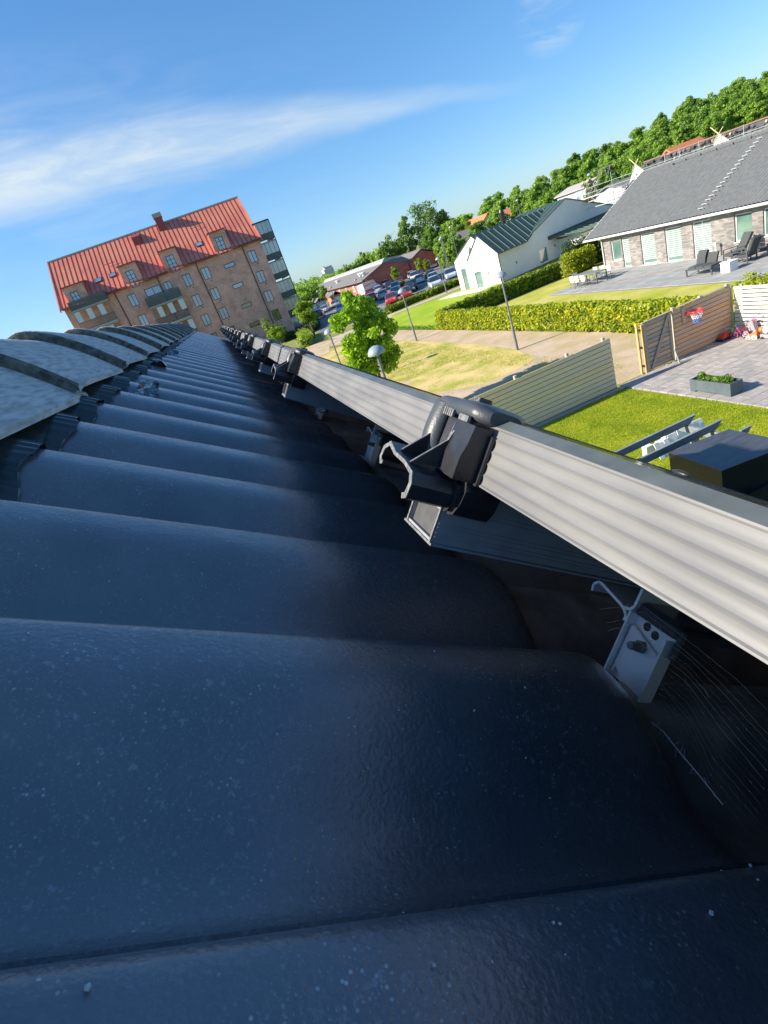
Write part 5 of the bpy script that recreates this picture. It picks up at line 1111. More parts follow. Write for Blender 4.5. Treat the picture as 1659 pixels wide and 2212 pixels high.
# ================================================================ brick apartment building
ap = thing('apartment_building', 'tall red brick apartment building with red metal roof and four dormers', 'apartment building', (-3,97,0))
B_red = brick_mat('red_brick', (0.62,0.32,0.24),(0.72,0.43,0.33),(0.52,0.38,0.31),0,.26,.085)
WY = 92.8; fy = lambda u,v,d: (u, WY-d, v)
ops = []; kinds = []
for (a,b_) in ((-9.6,-8.45),(-1.05,.12),(1.9,3.08),(9.5,10.7)):
    for z1,z0 in ((13.75,12.05),(10.7,9.0),(7.7,6.0),(4.72,3.05),(1.7,.02)): ops.append((a,b_,z0,z1)); kinds.append('w')
for z1,z0 in ((13.2,12.55),(10.2,9.5),(7.12,6.42),(4.1,3.42)): ops.append((5.4,7.08,z0,z1)); kinds.append('s')
for a,b_ in ((-7.0,-4.6),(-4.1,-2.95)): ops.append((a,b_,12.6,13.7)); kinds.append('w2')
DORM = [(-17.35,-14.4,17.45),(-9.0,-6.35,17.65),(-2.7,-.2,17.7),(5.05,7.6,17.8)]
DW = [(-16.65,-15.6,15.25,16.55),(-8.3,-7.15,14.42,16.72),(-2.1,-.92,14.5,16.82),(5.72,6.88,14.6,16.95)]
b = MB(); lowops = [o for o in ops]+[(d[0],d[1],d[2],14.9) for d in DW if d[2]<14.9]
BALC = [(-17.3,-12.2),(-7.3,-2.3)]
for (x0,x1),top in zip(BALC,(13.9,10.9)):
    z = top
    while z > 1: lowops.append((x0,x1,max(z-2.75,.1),z)); z -= 3.05
lowops = [o for o in lowops if not (o in ops and any(x0 < (o[0]+o[1])/2 < x1 and o[3] <= t_ for (x0,x1),t_ in zip(BALC,(13.9,10.9))))]
wall_grid(b, -18.5, 12.05, 0, 14.9, lowops, .15)
b.build('wall', B_red, ap, xf=fy)
b = MB(); 
for X0 in (-18.5,12.05): b.add([(X0,WY,0),(X0,110,0),(X0,110,14.9),(X0,101.5,22.0),(X0,WY,14.9)],[(0,1,2,3,4)])
b.quad((-18.5,110,0),(12.05,110,0),(12.05,110,14.9),(-18.5,110,14.9)); b.build('side_wall', B_red, ap)
for o_, k in zip(ops, kinds):
    if o_ not in lowops: continue
    gl = G_dark if (o_[3] < 5.5 and o_[0] < 9.9) else G_blue
    if k == 's': window(ap, fy, *o_, .10, M_dframe, G_blue if o_[3] > 8 else G_dark, 1, 1, .09)
    else: window(ap, fy, *o_, .10, M_dframe, gl, 2, 1, .08); 
    if k == 'w': MB().box(o_[1]-.35,o_[1]-.2,o_[2]-.35,o_[2]-.2,.0,.06).build('vent', M_dframe, ap, xf=fy)
# main roof
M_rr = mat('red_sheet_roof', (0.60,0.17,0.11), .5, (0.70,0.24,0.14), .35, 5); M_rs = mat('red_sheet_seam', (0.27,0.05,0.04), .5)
e0, r0 = Vector((0,92.3,14.75)), Vector((0,101.5,22.3))
dr = (r0-e0).normalized(); nr = Vector((0,-dr.z,dr.y)); 
b = MB(); b.add([(-18.8,92.3,14.75),(12.25,92.3,14.75),(12.25,101.5,22.3),(-18.8,101.5,22.3)],[(0,1,2,3)]); b.add([(-18.8,101.5,22.3),(12.25,101.5,22.3),(12.25,110.7,14.75),(-18.8,110.7,14.75)],[(0,1,2,3)]); b.build('roof', M_rr, ap)
n_s = 45; sme = MB()
p_, q_ = e0+nr*.06, r0+nr*.06; sme.add([(-.035,p_.y,p_.z-.06),(.035,p_.y,p_.z-.06),(.035,p_.y,p_.z),(-.035,p_.y,p_.z),(-.035,q_.y,q_.z-.06),(.035,q_.y,q_.z-.06),(.035,q_.y,q_.z),(-.035,q_.y,q_.z)],[(0,1,2,3),(0,1,5,4),(1,2,6,5),(2,3,7,6),(3,0,4,7)])
smm = sme.mesh('roof_seam', M_rs, (0,97,0))
for i in range(1,n_s): link('roof_seam', smm, ap, (-18.8+31.05*i/n_s+3,0,0))
b = MB(); b.box(-18.9,12.35,101.35,101.65,22.22,22.42); b.build('ridge_cap', mat('pale_capping',(0.45,0.42,0.36),.6), ap)
b = MB(); 
for X0 in (-18.95,12.22): b = MB(); b.add([(X0,92.2,14.5),(X0,101.5,22.15),(X0,101.5,22.42),(X0,92.2,14.87),(X0+.16,92.2,14.5),(X0+.16,101.5,22.15),(X0+.16,101.5,22.42),(X0+.16,92.2,14.87)],[(0,1,2,3),(7,6,5,4),(3,2,6,7),(0,4,5,1),(0,3,7,4)]); b.build('verge', M_rr, ap)
xs_ = [-18.6]+[q for d in DORM for q in (d[0],d[1])]+[12.2]
for a,b_ in zip(xs_[::2],xs_[1::2]): 
    if b_-a > .5: MB().tube((a,92.2,14.72),(b_,92.2,14.72),.11,8).build('gutter', M_rs, ap); MB().box(a,b_,92.32,92.795,14.72,14.93).build('cornice', M_dframe, ap)
# dormers
for i,((x0,x1,zt),dw) in enumerate(zip(DORM,DW)):
    zb = 14.9; yb = 92.3+(zt+.1-14.75)*1.2185+.3
    b = MB(); o_ = (dw[0],dw[1],max(dw[2],zb+.001) if dw[2]<zb else dw[2],dw[3]); wall_grid(b, x0, x1, zb, zt, [o_], .15); b.build('dormer_front', B_red, ap, xf=fy)
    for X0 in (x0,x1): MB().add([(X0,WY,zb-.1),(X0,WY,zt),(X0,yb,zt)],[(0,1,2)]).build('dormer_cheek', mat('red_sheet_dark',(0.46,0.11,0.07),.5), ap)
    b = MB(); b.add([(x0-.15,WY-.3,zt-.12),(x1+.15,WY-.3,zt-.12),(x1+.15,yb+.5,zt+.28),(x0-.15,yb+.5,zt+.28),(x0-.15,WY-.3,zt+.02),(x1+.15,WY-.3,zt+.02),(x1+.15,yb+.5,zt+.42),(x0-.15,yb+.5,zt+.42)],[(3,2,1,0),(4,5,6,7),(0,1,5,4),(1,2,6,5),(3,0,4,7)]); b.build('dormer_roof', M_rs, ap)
    window(ap, fy, dw[0],dw[1],dw[2],dw[3], .10, M_dframe, G_blue, 2, 4 if i else 2, .08)
for x in (-13.0,-10.8,2.85):
    b = MB(); b.box(x,x+1.05,0,.95,.02,.12); g_ = MB().box(x+.1,x+.95,.1,.85,.121,.125)
    f = lambda u,v,d: tuple(e0+dr*(3.2+v)+nr*d+Vector((u,0,0)))
    w = b.build('skylight', M_dframe, ap, xf=f); link('pane', g_.mesh('pane', G_blue, tuple(ap['_o']), f), w)
# chimneys
b = MB(); b.box(-1.3,-.1,100.0,101.6,20.5,23.0); b.build('chimney', M_rs, ap); MB().box(-1.4,0,99.9,101.7,23.0,23.6).build('chimney_cap', mat('grey_cap',(0.35,0.37,0.33),.7), ap)
MB().prism([(99.0,20.1),(100.9,21.7),(100.9,22.0),(99.0,21.4)],0,-5.7,-4.4).build('roof_vent', M_rs, ap)
for (x,s_) in ((-11,6.2),(3.2,7.6)): MB().box(x,x+1.7,0,.07,.25,.30).build('snow_guard', M_rs, ap, xf=lambda u,v,d,s_=s_: tuple(e0+dr*(s_+v)+nr*d+Vector((u,0,0))))
for x in (-11.0,-4.45,1.62,9.1): MB().tube((x,WY-.1,0),(x,WY-.1,14.7),.07,6).build('drainpipe', M_dframe, ap)
# balconies on the front
M_rail_ = mat('balcony_rail', (0.08,0.105,0.10), .5); G_bal = glass_mat('balcony_glass', (0.30,0.36,0.34), .08, (0.45,0.52,0.50), .5); M_conc = mat('balcony_slab',(0.35,0.33,0.30),.8); M_cream = mat('cream_inner_wall',(0.62,0.58,0.42),.9)
for bi,((x0,x1),top,rt) in enumerate(zip(BALC,(13.9,10.9),(15.3,12.45))):
    MB().box(x0-.1,x1+.1,91.3,92.79,top+.0,top+.25).build('balcony_slab', M_conc, ap)
    rb = MB(); rb.box(x0-.1,x1+.1,91.28,91.34,rt-.08,rt)
    k = 26
    for i in range(k): u = x0-.1+(x1-x0+.2)*i/k; rb.box(u+.01,u+(x1-x0+.2)/k-.03,91.29,91.33,top+.2,rt-.1)
    for X0 in (x0-.1,x1+.06): rb.box(X0,X0+.04,91.34,92.79,top+.25,rt)
    rb.build('balcony_railing', M_rail_, ap)
    z = top
    while z > 1:
        z0 = z-2.8; MB().box(x0,x1,94.2,94.25,z0,z).build('inner_wall', M_cream, ap)
        sd = MB(); sd.box(x0,x0+.05,92.8,94.2,z0,z); sd.box(x1-.05,x1,92.8,94.2,z0,z); sd.box(x0,x1,92.8,94.2,z-.06,z); sd.box(x0,x1,91.34,94.2,z0,z0+.12); sd.build('inner_side', M_cream, ap)
        f2_ = lambda u,v,d: (u,94.19-d,v)
        window(ap, f2_, x0+.6,x0+2.0,z0+.25,z-.35,0,M_wframe,G_blue,2,1,.07,'balcony_door'); window(ap, f2_, x0+3.2,x0+4.3,z0+.9,z-.4,0,M_wframe,G_blue,1,1,.07)
        for i in range(6):
            a = x0+(x1-x0)*i/6; f = MB(); f.box(a,a+.04,91.32,91.38,z0+1.25,z-.02); f.box(a,a+(x1-x0)/6,91.32,91.38,z-.08,z-.02)
            w = f.build('balcony_glazing', M_gframe, ap); 
            if i%2==bi: link('pane', MB().box(a+.05,a+(x1-x0)/6-.01,91.34,91.36,z0+1.25,z-.1).mesh('pane', mat('clear_glaze',(0.55,0.62,0.6),.1), tuple(ap['_o'])), w)
        rb = MB(); rb.box(x0-.05,x1+.05,91.28,91.34,z0+1.15,z0+1.22); rb.box(x0-.05,x1+.05,91.28,91.34,z0+.12,z0+.2)
        for i in range(27): u = x0+(x1-x0)*i/26; rb.box(u-.035,u+.035,91.29,91.33,z0+.2,z0+1.15)
        rb.build('balcony_railing', M_rail_, ap); MB().box(x0-.1,x1+.1,91.3,92.79,z0-.22,z0).build('balcony_slab', M_conc, ap)
        z -= 3.05
# balcony tower on the right end
for k,zt in enumerate((17.2,14.25,11.35,8.35,5.5,2.6)):
    zb_ = zt-2.75; x0,x1,y0,y1 = 12.06,14.75,95.0,104.0
    MB().box(x0,x1,y0-.1,y1,zt-.12,zt+.08).build('balcony_slab', M_conc if k else M_dframe, ap)
    rb = MB(); 
    for (a,c,d,e) in ((x0,x1,y0-.06,y0-.02),(x1-.02,x1+.02,y0,y1)): rb.box(a,c,d,e,zb_+.1,zb_+1.05)
    rb.build('balcony_railing', M_rail_, ap)
    for i in range(4): 
        a = x0+(x1-x0)*i/4; f = MB(); f.box(a,a+.05,y0-.05,y0,zb_+1.05,zt-.12); w = f.build('balcony_glazing', M_dframe, ap); 
        link('pane', MB().box(a+.05,a+(x1-x0)/4,y0-.035,y0-.015,zb_+1.06,zt-.13).mesh('pane', G_bal, tuple(ap['_o'])), w)
    for i in range(8):
        a = y0+(y1-y0)*i/8; f = MB(); f.box(x1-.03,x1+.02,a,a+.06,zb_+1.05,zt-.12); w = f.build('balcony_glazing', M_dframe, ap)
        link('pane', MB().box(x1-.01,x1+.01,a+.06,a+(y1-y0)/8,zb_+1.06,zt-.13).mesh('pane', G_bal, tuple(ap['_o'])), w)
MB().box(12.06,15.4,94.6,104,0,.9).build('plinth', mat('red_paint',(0.40,0.07,0.05),.7), ap)
for y in (95,104): MB().box(14.7,14.82,y-.06,y+.06,0,17.2).build('balcony_post', M_dframe, ap)
# neighbour at the left picture edge
simple_house('neighbour_building', 'reddish building just showing at the left picture edge', -32,-19.2,60,75,9.5,14.6,B_red,M_rr,'y')

# ================================================================ school and sheds
sh = thing('school', 'long red brick school building with grey pitched roof behind the parked cars', 'school', (40,160,0))
MB().prism([(36.4,0),(48.0,0),(48.0,3.4),(42.0,4.9),(36.4,3.1)],1,130,205).build('wall', M_red, sh)
MB().prism([(35.4,2.85),(42.0,5.0),(42.0,5.2),(35.4,3.05)],1,129.5,208).build('roof', M_groof, sh)
MB().prism([(41.9,5.0),(46.5,5.0),(48.2,3.8),(48.2,3.4),(41.9,4.9)],1,129.8,208).build('clerestory', mat('blue_grey_cladding',(0.13,0.17,0.22),.6), sh)
MB().prism([(41.3,5.0),(42.3,5.9),(46.4,5.3),(46.4,5.1)],1,129.6,200).build('upper_roof', mat('pale_roof_band',(0.32,0.34,0.33),.7), sh)
for i in range(28): MB().box(41.9,42.05,130+2.5*i,130.12+2.5*i,5.2,5.75).build('clerestory_mullion', M_gframe, sh)
for (x,y) in ((38.5,140),(38.2,165),(37.6,134)): MB().lathe((x,y,3.9),[(0,0),(.5,0),(.5,.5),(.75,.5),(.75,.75),(0,.85)],10).build('roof_vent', M_wframe, sh)
for i in range(7): window(sh, lambda u,v,d: (36.4-d,u,v), 133+8*i,135.2+8*i,.9,2.3,-.05,M_wframe,G_blue,2,1,.1)
s2 = thing('school_wing', 'right wing of the red brick school with a single-pitch roof', 'school', (52,140,0))
MB().prism([(47.8,0),(55.2,0),(55.2,3.2),(51.6,4.75),(47.8,3.0)],1,130,158).build('wall', M_red, s2)
MB().prism([(47.0,2.75),(51.6,4.85),(55.8,3.25),(55.8,3.42),(51.6,5.05),(47.0,2.95)],1,129.6,160).build('roof', M_groof, s2)
for i in range(2): window(s2, lambda u,v,d: (u,130-d,v), 49.2+2.6*i,50.4+2.6*i,.9,2.2,-.05,M_wframe,G_dark,1,1,.1)
MB().lathe((48.4,136,3.8),[(0,0),(.5,0),(.5,.5),(.75,.5),(.75,.75),(0,.85)],10).build('roof_vent', M_wframe, s2)
for i,(x,y) in enumerate(((20.7,126),(23.3,128),(28.0,131))):
    t_ = thing('shed', ['small pale shed at the left end of the parking lot','grey-roofed shed beside the white car','orange-fronted shed hidden behind the maple top'][i], 'shed', (x+1,y,0))
    MB().box(x,x+2.1,y,y+7,0,2.2).build('wall', (M_greyw,M_greyw,M_or2)[i], t_); MB().prism([(x-.2,2.1),(x+1.0,2.95),(x+2.3,2.1),(x+2.3,2.25),(x+1.0,3.1),(x-.2,2.25)],1,y-.2,y+7.3).build('roof', M_groof, t_)
    MB().box(x+.5,x+1.5,y-.04,y,0,1.8).build('door', M_wframe, t_)

# ================================================================ cars
PAINT = {}
def paint(n, c, metal=.0): return mat('paint_'+n, c, .3, metal=metal, coat=.6)
for n_, c_ in (('white',(0.75,0.76,0.77)),('silver',(0.55,0.60,0.63)),('grey',(0.38,0.41,0.43)),('lblue',(0.50,0.62,0.72)),('blue',(0.10,0.20,0.42)),('navy',(0.02,0.035,0.07)),('black',(0.02,0.02,0.024)),('dark',(0.05,0.06,0.09)),('red',(0.62,0.035,0.03)),('dred',(0.38,0.03,0.03)),('maroon',(0.35,0.06,0.07)),('green',(0.06,0.12,0.10)),('beige',(0.38,0.35,0.31)),('orange',(0.65,0.16,0.07))): PAINT[n_] = paint(n_, c_)
G_car = glass_mat('car_glass', (0.02,0.025,0.03), .05); M_tyre = mat('tyre', (0.02,0.02,0.02), .8); M_rim = mat('wheel_rim', (0.45,0.46,0.47), .35, metal=.6); M_hl = mat('headlight',(0.8,0.82,0.85),.15); M_tl = mat('taillight',(0.45,0.02,0.02),.25)
def loft(mb, secs):
    """secs: (x, half width bottom, half width top, z bottom, z top)"""
    vs = []
    for x, wb, wt, zb, zt in secs:
        zm = zb+(zt-zb)*.55; vs += [(x,-wb,zb),(x,-wb*1.03,zm),(x,-wt,zt),(x,wt,zt),(x,wb*1.03,zm),(x,wb,zb)]
    n = len(secs); fs = [(i*6+j,(i+1)*6+j,(i+1)*6+(j+1)%6,i*6+(j+1)%6) for i in range(n-1) for j in range(6)]; fs += [tuple(range(6)), tuple(range(6*n-1,6*n-7,-1))]
    return mb.add(vs, fs)
CARM = {}
def car_meshes(kind):
    if kind in CARM: return CARM[kind]
    r = {}
    if kind == 'van':
        b = loft(MB(), [(-2.9,.85,.82,.35,1.9),(-2.85,.98,.9,.3,2.45),(1.3,.98,.9,.3,2.5),(1.9,.98,.86,.3,1.5),(2.75,.95,.8,.3,1.15),(2.9,.85,.75,.4,.9)])
        g_ = MB(); loft(g_, [(1.25,.80,.78,1.5,2.35),(1.85,.86,.80,1.35,1.55)]); g_.box(-2.5,1.2,-.985,-.96,1.45,2.1); g_.box(-2.5,1.2,.96,.985,1.45,2.1); wb = 1.85; wr = .36
        top = MB().box(-2.7,1.2,-.85,.85,2.44,2.53)
    else:
        h = {'hatch':1.48,'wagon':1.50,'suv':1.68,'sedan':1.44}[kind]; back = {'hatch':-1.95,'wagon':-2.2,'suv':-2.1,'sedan':-2.25}[kind]; low = .22 if kind != 'suv' else .3
        hz = .92 if kind != 'suv' else 1.05
        b = loft(MB(), [(back,.74,.70,low+.15,.82),(back+.08,.86,.80,low,hz),(-1.2,.90,.84,low,hz+.02),(0.6,.90,.84,low,hz-.02),(1.2,.89,.82,low,hz-.05),(1.95,.84,.74,low,.76),(2.1,.74,.66,low+.12,.62)])
        rb = {'hatch':-1.85,'wagon':-2.1,'suv':-2.0,'sedan':-1.55}[kind]; rt = {'hatch':-1.45,'wagon':-1.8,'suv':-1.75,'sedan':-.95}[kind]
        g_ = loft(MB(), [(rb,.78,.72,hz-.03,hz+.05),(rt,.83,.64,hz-.03,h-.05),(.05,.83,.64,hz-.03,h-.02),(1.05,.80,.72,hz-.06,hz)])
        top = MB(); loft(top, [(rt-.04,.62,.58,h-.07,h-.03),(rt+.3,.655,.60,h-.07,h+.005),(-.2,.655,.60,h-.06,h+.02),(.12,.64,.58,h-.06,h-.005)])
        for s in (-1,1):
            for x0,x1 in ((rt-.02,rt+.06),(-.55,-.47),(.06,.12)): top.add([(x0,s*.66,h-.06),(x1,s*.66,h-.06),(x1+(.55 if x0>0 else 0),s*.845,hz-.02),(x0+(.55 if x0>0 else 0),s*.845,hz-.02)],[(0,1,2,3)])
        wb = 1.3; wr = .32
    r['body'] = b; r['windows'] = g_; r['roof'] = top; r['wb'] = wb; r['wr'] = wr
    yl = .62; xb = {'van':-2.9}.get(kind) or back; xfz = 2.86 if kind=='van' else 1.98
    r['hl'] = MB().box(xfz-.02,xfz+.09,-.14,.14,.6,.74)
    r['tl'] = MB().box(xb-.01,xb+.1,-.11,.11,.68,.95)
    q = MB(); q.box(xb-.012,xb+.02,-.26,.26,.52,.63); r['plate'] = q
    CARM[kind] = r; return r
WH = {}
def car(name, kind, colr, label, x, y, rz, group):
    r = car_meshes(kind); key = (kind, colr)
    t_ = thing(name, label, 'car' if kind != 'van' else 'van', (x,y,.01), group, rz)
    if key not in WH:
        WH[key] = [('body', r['body'].mesh('body', PAINT[colr], smooth=True, angle=35)), ('roof', r['roof'].mesh('roof', PAINT[colr], smooth=True, angle=30))]
    if kind not in WH:
        wm = MB(); wm.tube((0,-.1,0),(0,.1,0),r['wr'],18); rm = MB(); rm.tube((0,-.105,0),(0,.105,0),r['wr']*.62,12)
        WH[kind] = (r['windows'].mesh('window', G_car, smooth=True, angle=30), wm.mesh('wheel', M_tyre), rm.mesh('rim', M_rim), r['hl'].mesh('headlight', M_hl), r['tl'].mesh('taillight', M_tl), r['plate'].mesh('number_plate', M_hl))
    for nm_, me in WH[key]: link(nm_, me, t_)
    g_, wm, rm, hl, tl, np_ = WH[kind]
    link('window', g_, t_); [link('headlight', hl, t_, (0,s*.62,0)) for s in (-1,1)]; [link('taillight', tl, t_, (0,s*.70,0)) for s in (-1,1)]; link('number_plate', np_, t_)
    for sx in (-1,1):
        for sy in (-1,1):
            w = link('wheel', wm, t_, (sx*r['wb'], sy*.80, r['wr'])); link('rim', rm, w)
    return t_
GRP = 'cars in the parking lot'
cars = [(23.6,123,'sedan','white','white car beside the small sheds, left of the maple'),(21.9,135,'wagon','grey','dark grey car farthest left by the balcony tower'),(20.9,122,'hatch','blue','blue hatchback left of the maple'),
(19.9,110,'suv','dark','dark car with tail lights left of the maple'),(27.2,127,'sedan','grey','grey car just left of the maple top'),(23.1,104,'hatch','white','white hatchback half behind the maple leaves, left side'),
(38.0,139,'sedan','beige','beige car next to the white van'),(33.4,118.5,'sedan','dred','dark red car right of the maple top, farther one'),(28.2,100,'hatch','red','bright red car touching the maple crown on its right'),
(38.4,130.5,'wagon','silver','silver estate car in the third row by the van'),(35.0,117,'sedan','silver','silver saloon in the middle of the parking lot'),(29.3,96.5,'sedan','grey','greenish grey saloon in the lane side row'),
(41.0,130,'hatch','silver','silver hatchback in the back row near the school gable'),(37.2,116,'wagon','dark','dark windowed estate in the middle row'),(33.4,101,'suv','white','large white car in the middle of the parking lot'),
(29.7,90.5,'hatch','lblue','pale blue hatchback in front of the large white car'),(40.3,118,'sedan','maroon','pinkish maroon saloon in the back row'),(41.6,112,'suv','white','white off-road car in the back row centre'),
(45.8,125,'hatch','silver','silver hatchback by the school hedge'),(32.2,89.5,'suv','navy','dark navy car with red tail lights at the lane edge'),(30.6,86.0,'sedan','black','black saloon beside the dark navy car'),
(27.9,80.5,'wagon','dred','red and dark estate car at the front hedge, right one'),(25.6,80.8,'hatch','red','red hatchback at the front hedge, left one'),(44.0,115,'sedan','maroon','maroon saloon in the back row right part'),
(38.0,100,'sedan','white','white saloon behind the flower hedge'),(40.9,101.5,'sedan','green','dark green saloon right of the flower hedge'),(36.3,89.5,'wagon','white','white estate near the white house corner'),
(32.3,79.5,'wagon','silver','silver estate nearest the white house at the hedge'),(36.8,83.5,'hatch','lblue','light blue hatchback next to the white house wall'),(54.0,131,'sedan','silver','silver saloon alone on the far right of the lot'),
(52.0,133.5,'sedan','white','white saloon on the far right of the lot'),(59.5,137,'hatch','orange','orange-red hatchback farthest right by the white house roof')]
rr = random.Random(4)
for x,y,k,c_,lb in cars: car('parked_car', k, c_, lb, x, y, math.pi/2+rr.uniform(-.06,.06)+(math.pi if rr.random()<.5 else 0)-.35, GRP)
PAINT['vanwhite'] = paint('vanwhite', (0.7,0.74,0.76)); car('parked_van', 'van', 'vanwhite', 'white van parked against the red school gable', 36.2, 128, math.pi/2-1.0, GRP)

# ================================================================ street lamps
M_lp = mat('lamp_post_grey', (0.15,0.165,0.19), .5, (0.19,0.2,0.23), 8); M_lh = mat('lamp_hood', (0.27,0.32,0.36), .4, (0.32,0.37,0.41), 12)
def lamp(label, x, y, h, hood=True, lean=0.0, group='street lamps'):
    t_ = thing('street_lamp', label, 'street lamp', (x,y,0), group)
    b = MB(); b.tube((x,y,0),(x,y,h*.32),.075,12); b.tube((x,y,h*.32),(x,y,h*.34),.075,12,.05); b.tube((x,y,h*.34),(x,y,h-.12),.048,12); b.build('pole', M_lp, t_, smooth=True)
    if hood:
        b = MB(); b.lathe((x,y,h-.16),[(0.0,.0),(.05,.0),(.06,.02),(.30,.0),(.31,.03),(.285,.12),(.21,.22),(.10,.275),(0,.29)],24); b.build('hood', M_lh, t_, smooth=True)
        MB().lathe((x,y,h-.17),[(0,-.04),(.05,-.04),(.08,0),(.0,0.02)],12).build('bulb_glass', M_wframe, t_)
    return t_
lamp('domed street lamp nearest the roof, in front of the maple', 4.63, 18, 3.88)
lamp('domed street lamp whose pole stands where bare soil meets dry lawn, before the hedge', 13.85, 25.66, 3.85)
lamp('domed street lamp farther along the soil strip, pole crossing the bright lawn', 13.78, 40.55, 3.85)
lamp('domed street lamp head showing left of the maple crown', 6.3, 34, 3.65)
lamp('street lamp at the gravel path beside the white house', 27.7, 65.3, 4.1)
for (x,y,h,lb) in ((39.5,90,5.8,'twin street lamp post right of the school, left one'),(40.6,92,6.0,'street lamp post right of the school, beside the conical tree'),(44.5,96,7.0,'tall street lamp by the orange house behind the white house'),(57.5,95,7.2,'tall green street lamp above the metal roof ridge'),(58,76,6.9,'thin street lamp post beside the scaffold'),(86,62,10.0,'street lamp on the slope above the tile stacks'),
    (29.5,112,4.2,'thin lamp post in front of the school roof'),(33,120,4.4,'lamp post in the middle of the parking lot'),(23,120,4.6,'lamp post left of the maple top'),(25.5,118,4.4,'second lamp post left of the maple top')): lamp(lb, x, y, h, group='far street lamps')

# ================================================================ far trees, wood, tower
far = [(78,185,2,18.6,6.8,'large round tree crown highest of the group behind the school'),(70.5,186,1,16.0,3.6,'tall narrow tree left of the large round crown'),(64,184,1,12.6,4.6,'broad dark tree left of the tall narrow tree'),(84.5,186,1,13.5,4.2,'dense tree right of the large round crown'),
 (59.5,180,.5,9.6,3.2,'medium tree at the left end of the group behind the school'),(71,172,.5,9,3.0,'lower tree in front of the large crown'),(77,168,.6,8.0,2.4,'small bright tree in front of the large crown'),(55,190,.5,10.4,2.0,'thin tree standing left of the dark group'),(52,188,.5,8.6,2.8,'bushy tree above the left school roof'),(48,186,.5,7.8,2.5,'small tree above the school ridge'),(82,180,.5,10,3.2,'tree between large crown and conical tree')]
proto = {}
for i,(x,y,z0,z1,rx,lb) in enumerate(far): tree('tree', lb, x, y, z0, z1, rx, 3800, .30, M_tree, 400+i, 'trees behind the school', k=40, sub=.3)
tree('conical_tree', 'bright conical tree beside the street lamps right of the school', 62, 132, .8, 8.2, 2.0, 3200, .2, M_yel, 31, taper=.75)
for i,(x,y,z1,rx,lb) in enumerate(((40.4,120,3.9,1.1,'young street tree in front of the school wing'),(46.3,120,4.0,.9,'slim young tree before the right school wing'),(48.4,121,2.9,.9,'yellowish young tree at the far hedge'),(66,140,4.2,1.4,'small tree by the orange wall'))):
    tree('young_tree', lb, x, y, .6, z1, rx, 900, .15, M_yel, 40+i, 'young trees at the parking lot')
for i,(x,y,z1,rx,lb) in enumerate(((21.5,133,7.2,1.9,'slim poplar next to the balcony tower'),(24.8,140,6.6,2.4,'tree behind the small sheds'),(29,150,6.2,2.2,'tree behind the left school end'),(18.2,120,4.4,1.3,'small tree beside the balcony tower foot'))):
    tree('tree', lb, x, y, .4, z1, rx, 2000, .22, M_wood, 50+i, 'trees left of the school')
# distant wood on the left: one mass
rr = random.Random(15); bl = []
for i in range(150):
    u = rr.random(); x = 26+u*56; y = 215+rr.uniform(0,35)+u*8; h = 6.4+1.2*math.sin(u*9)+rr.uniform(-.8,1.3)+1.6*u; r = rr.uniform(1.8,3.6); bl.append((x,y,h*.55,r,r,h*.52))
o = link('distant_wood', leaves_mesh('distant_wood', bl, 26000, .42, 90, M_wood, shell=.6), kind='stuff'); o['label'] = 'distant belt of trees on the horizon left of the school'
# rising ground under the hillside wood
hl_ = MB(); rows = []
for i in range(41):
    u = i/40; row = []
    for j in range(13):
        v = j/12; x = 60+u*260; y = 150-u*90+v*(60+u*60); z = -0.5+v*(2.5+u*9)
        row.append((x,y,z))
    rows.append(row)
hl_.grid(rows); struct('hillside', hl_, M_grass)
variants = []
for k in range(5):
    bl = crown_blobs(0,0,1.5+.4*k,11.5+.5*k,3.4+.2*(k%3),700+k,95,.15,.20); me = leaves_mesh('crown', bl, 7500, .22, 700+k, M_wood, shell=.3, up=.25)
    variants.append((me, limbs(0,0,2,10,.25,3.2,k,6).mesh('trunk', M_bark)))
rr = random.Random(33); NT = 0
def wood_tree(x, y, z, s, lb='leafy tree of the green wood on the slope behind the houses'):
    global NT
    k = rr.randrange(5); t_ = thing('wood_tree', lb, 'tree', (x,y,z), 'trees of the wood on the slope')
    t_.scale = (s*rr.uniform(.9,1.15), s*rr.uniform(.9,1.15), s); t_.rotation_euler = (0,0,rr.uniform(0,6.28)); link('crown', variants[k][0], t_); link('trunk', variants[k][1], t_)
def skyline(x, y):            # measured height of the wood's top edge along the bearing
    tab = [(.43,8.8,185),(.50,10.3,185),(.58,11.5,150),(.66,12.2,150),(.76,12.8,140),(.84,12.9,130),(.90,13.5,130),(1.0,14.9,130),(1.09,15.8,130),(1.2,16.4,130),(1.6,18,130)]
    b = x/y
    for (a,h,yy),(c,g_,y2) in zip(tab,tab[1:]):
        if a <= b <= c:
            u = (b-a)/(c-a); hh = h+(g_-h)*u; yr = yy+(y2-yy)*u; return 6.5+(hh-6.5)*y/yr
    return tab[0][1] if b < .43 else 18
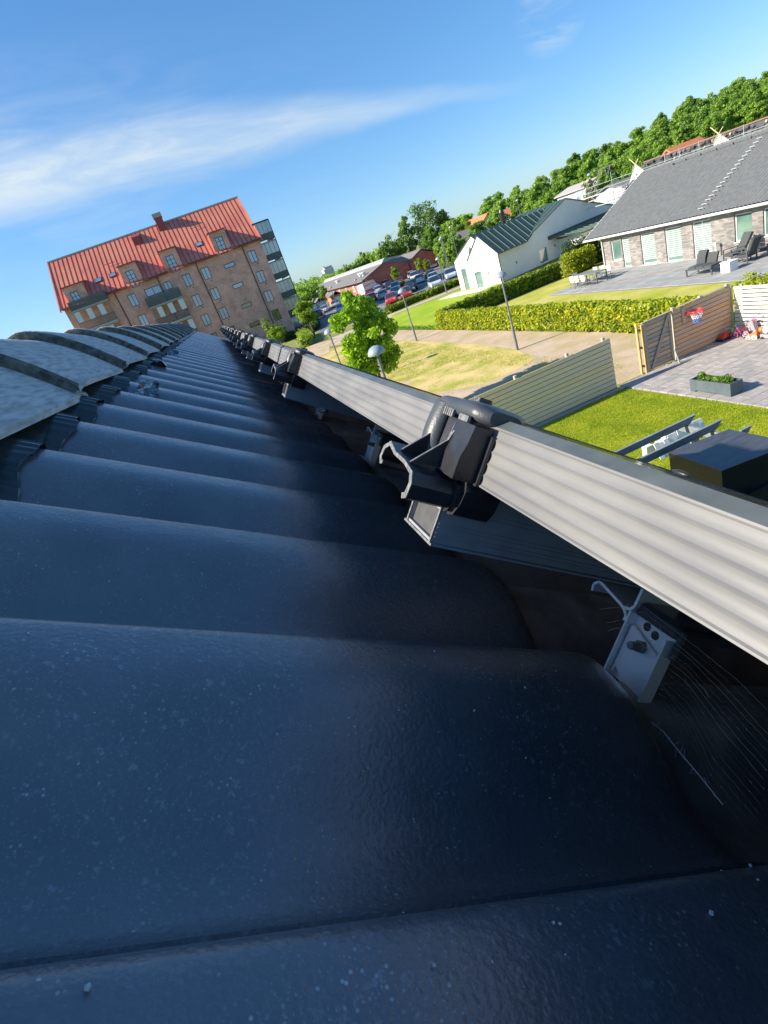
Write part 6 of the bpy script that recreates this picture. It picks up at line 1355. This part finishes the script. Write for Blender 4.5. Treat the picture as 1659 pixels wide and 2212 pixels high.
for row,(yb,ds) in enumerate(((150,0),(136,-1.2),(122,-2.6),(108,-4.0))):
    for i in range(26):
        b = .42+i*(.95/25)+rr.uniform(-.02,.02)+row*.01
        y = yb*(1-.12*b)+rr.uniform(-4,4); x = b*y; top = skyline(x,y)+ds*y/150+rr.uniform(-.9,.7)
        if row == 3 and b < .62: continue
        s = rr.uniform(.62,1.02); z = top-12.2*s
        if z < -3: s = (top+3)/12.2; z = -3
        seg = ['far left','left of the scaffold','above the scaffold','above the tile stacks','rightmost'][min(4,int((b-.42)/.19))]
        wood_tree(x, y, z, s, 'tree in the %s row of the wood on the slope, %s' % (['back','third','second','front'][row], seg))
for (x,y,s,lb) in ((60,75,.66,'round tree between the pale-roofed house and the scaffold'),(65.6,75,.70,'tree directly behind the scaffold, left of the white gable'),(74,108,.68,'tree above the metal roof ridge, right of the green lamp'),(70,110,.68,'tree above the metal roof ridge, left of the green lamp'),(79,108,.62,'tree just left of the pale-roofed house')):
    wood_tree(x, y, -.3, s, lb)
tree('blossoming_tree', 'pale blossoming tree next to the pale-roofed house', 57.2, 75, 1, 7.0, 1.3, 2000, .16, leaf_mat('blossom',(0.22,0.25,0.12),(0.4,0.4,0.28),(0.6,0.58,0.5),1.5,.2), 61)
# far tower block
tw = thing('tower_block', 'distant pale tower block on the horizon between wood and sky', 'tower', (133,600,0))
M_tw = mat('far_concrete', (0.42,0.46,0.50), .9); M_tw2 = mat('far_red', (0.45,0.36,0.36), .9)
MB().box(129,139.5,600,612,0,13.3).build('wall', M_tw, tw); MB().box(130.5,138.5,600,610,13.3,15.6).build('top_floor', M_tw2, tw); MB().box(125,129,600,610,0,10).build('wing', M_tw, tw)
MB().box(128.5,140,599.5,612,13.1,13.5).build('roof_slab', M_wframe, tw); MB().box(129.6,131,600,602,15.6,17).build('mast', M_tw, tw)
for z in (10.2,11.3,12.3,14.2): MB().box(130,139,599.9,600,z,z+.5).build('window_band', G_blue, tw)
for z in (7,8.2): MB().box(125.4,128.6,599.9,600,z,z+.5).build('window_band', G_blue, tw)
for o in list(bpy.data.objects):
    if '_o' in o: del o['_o']
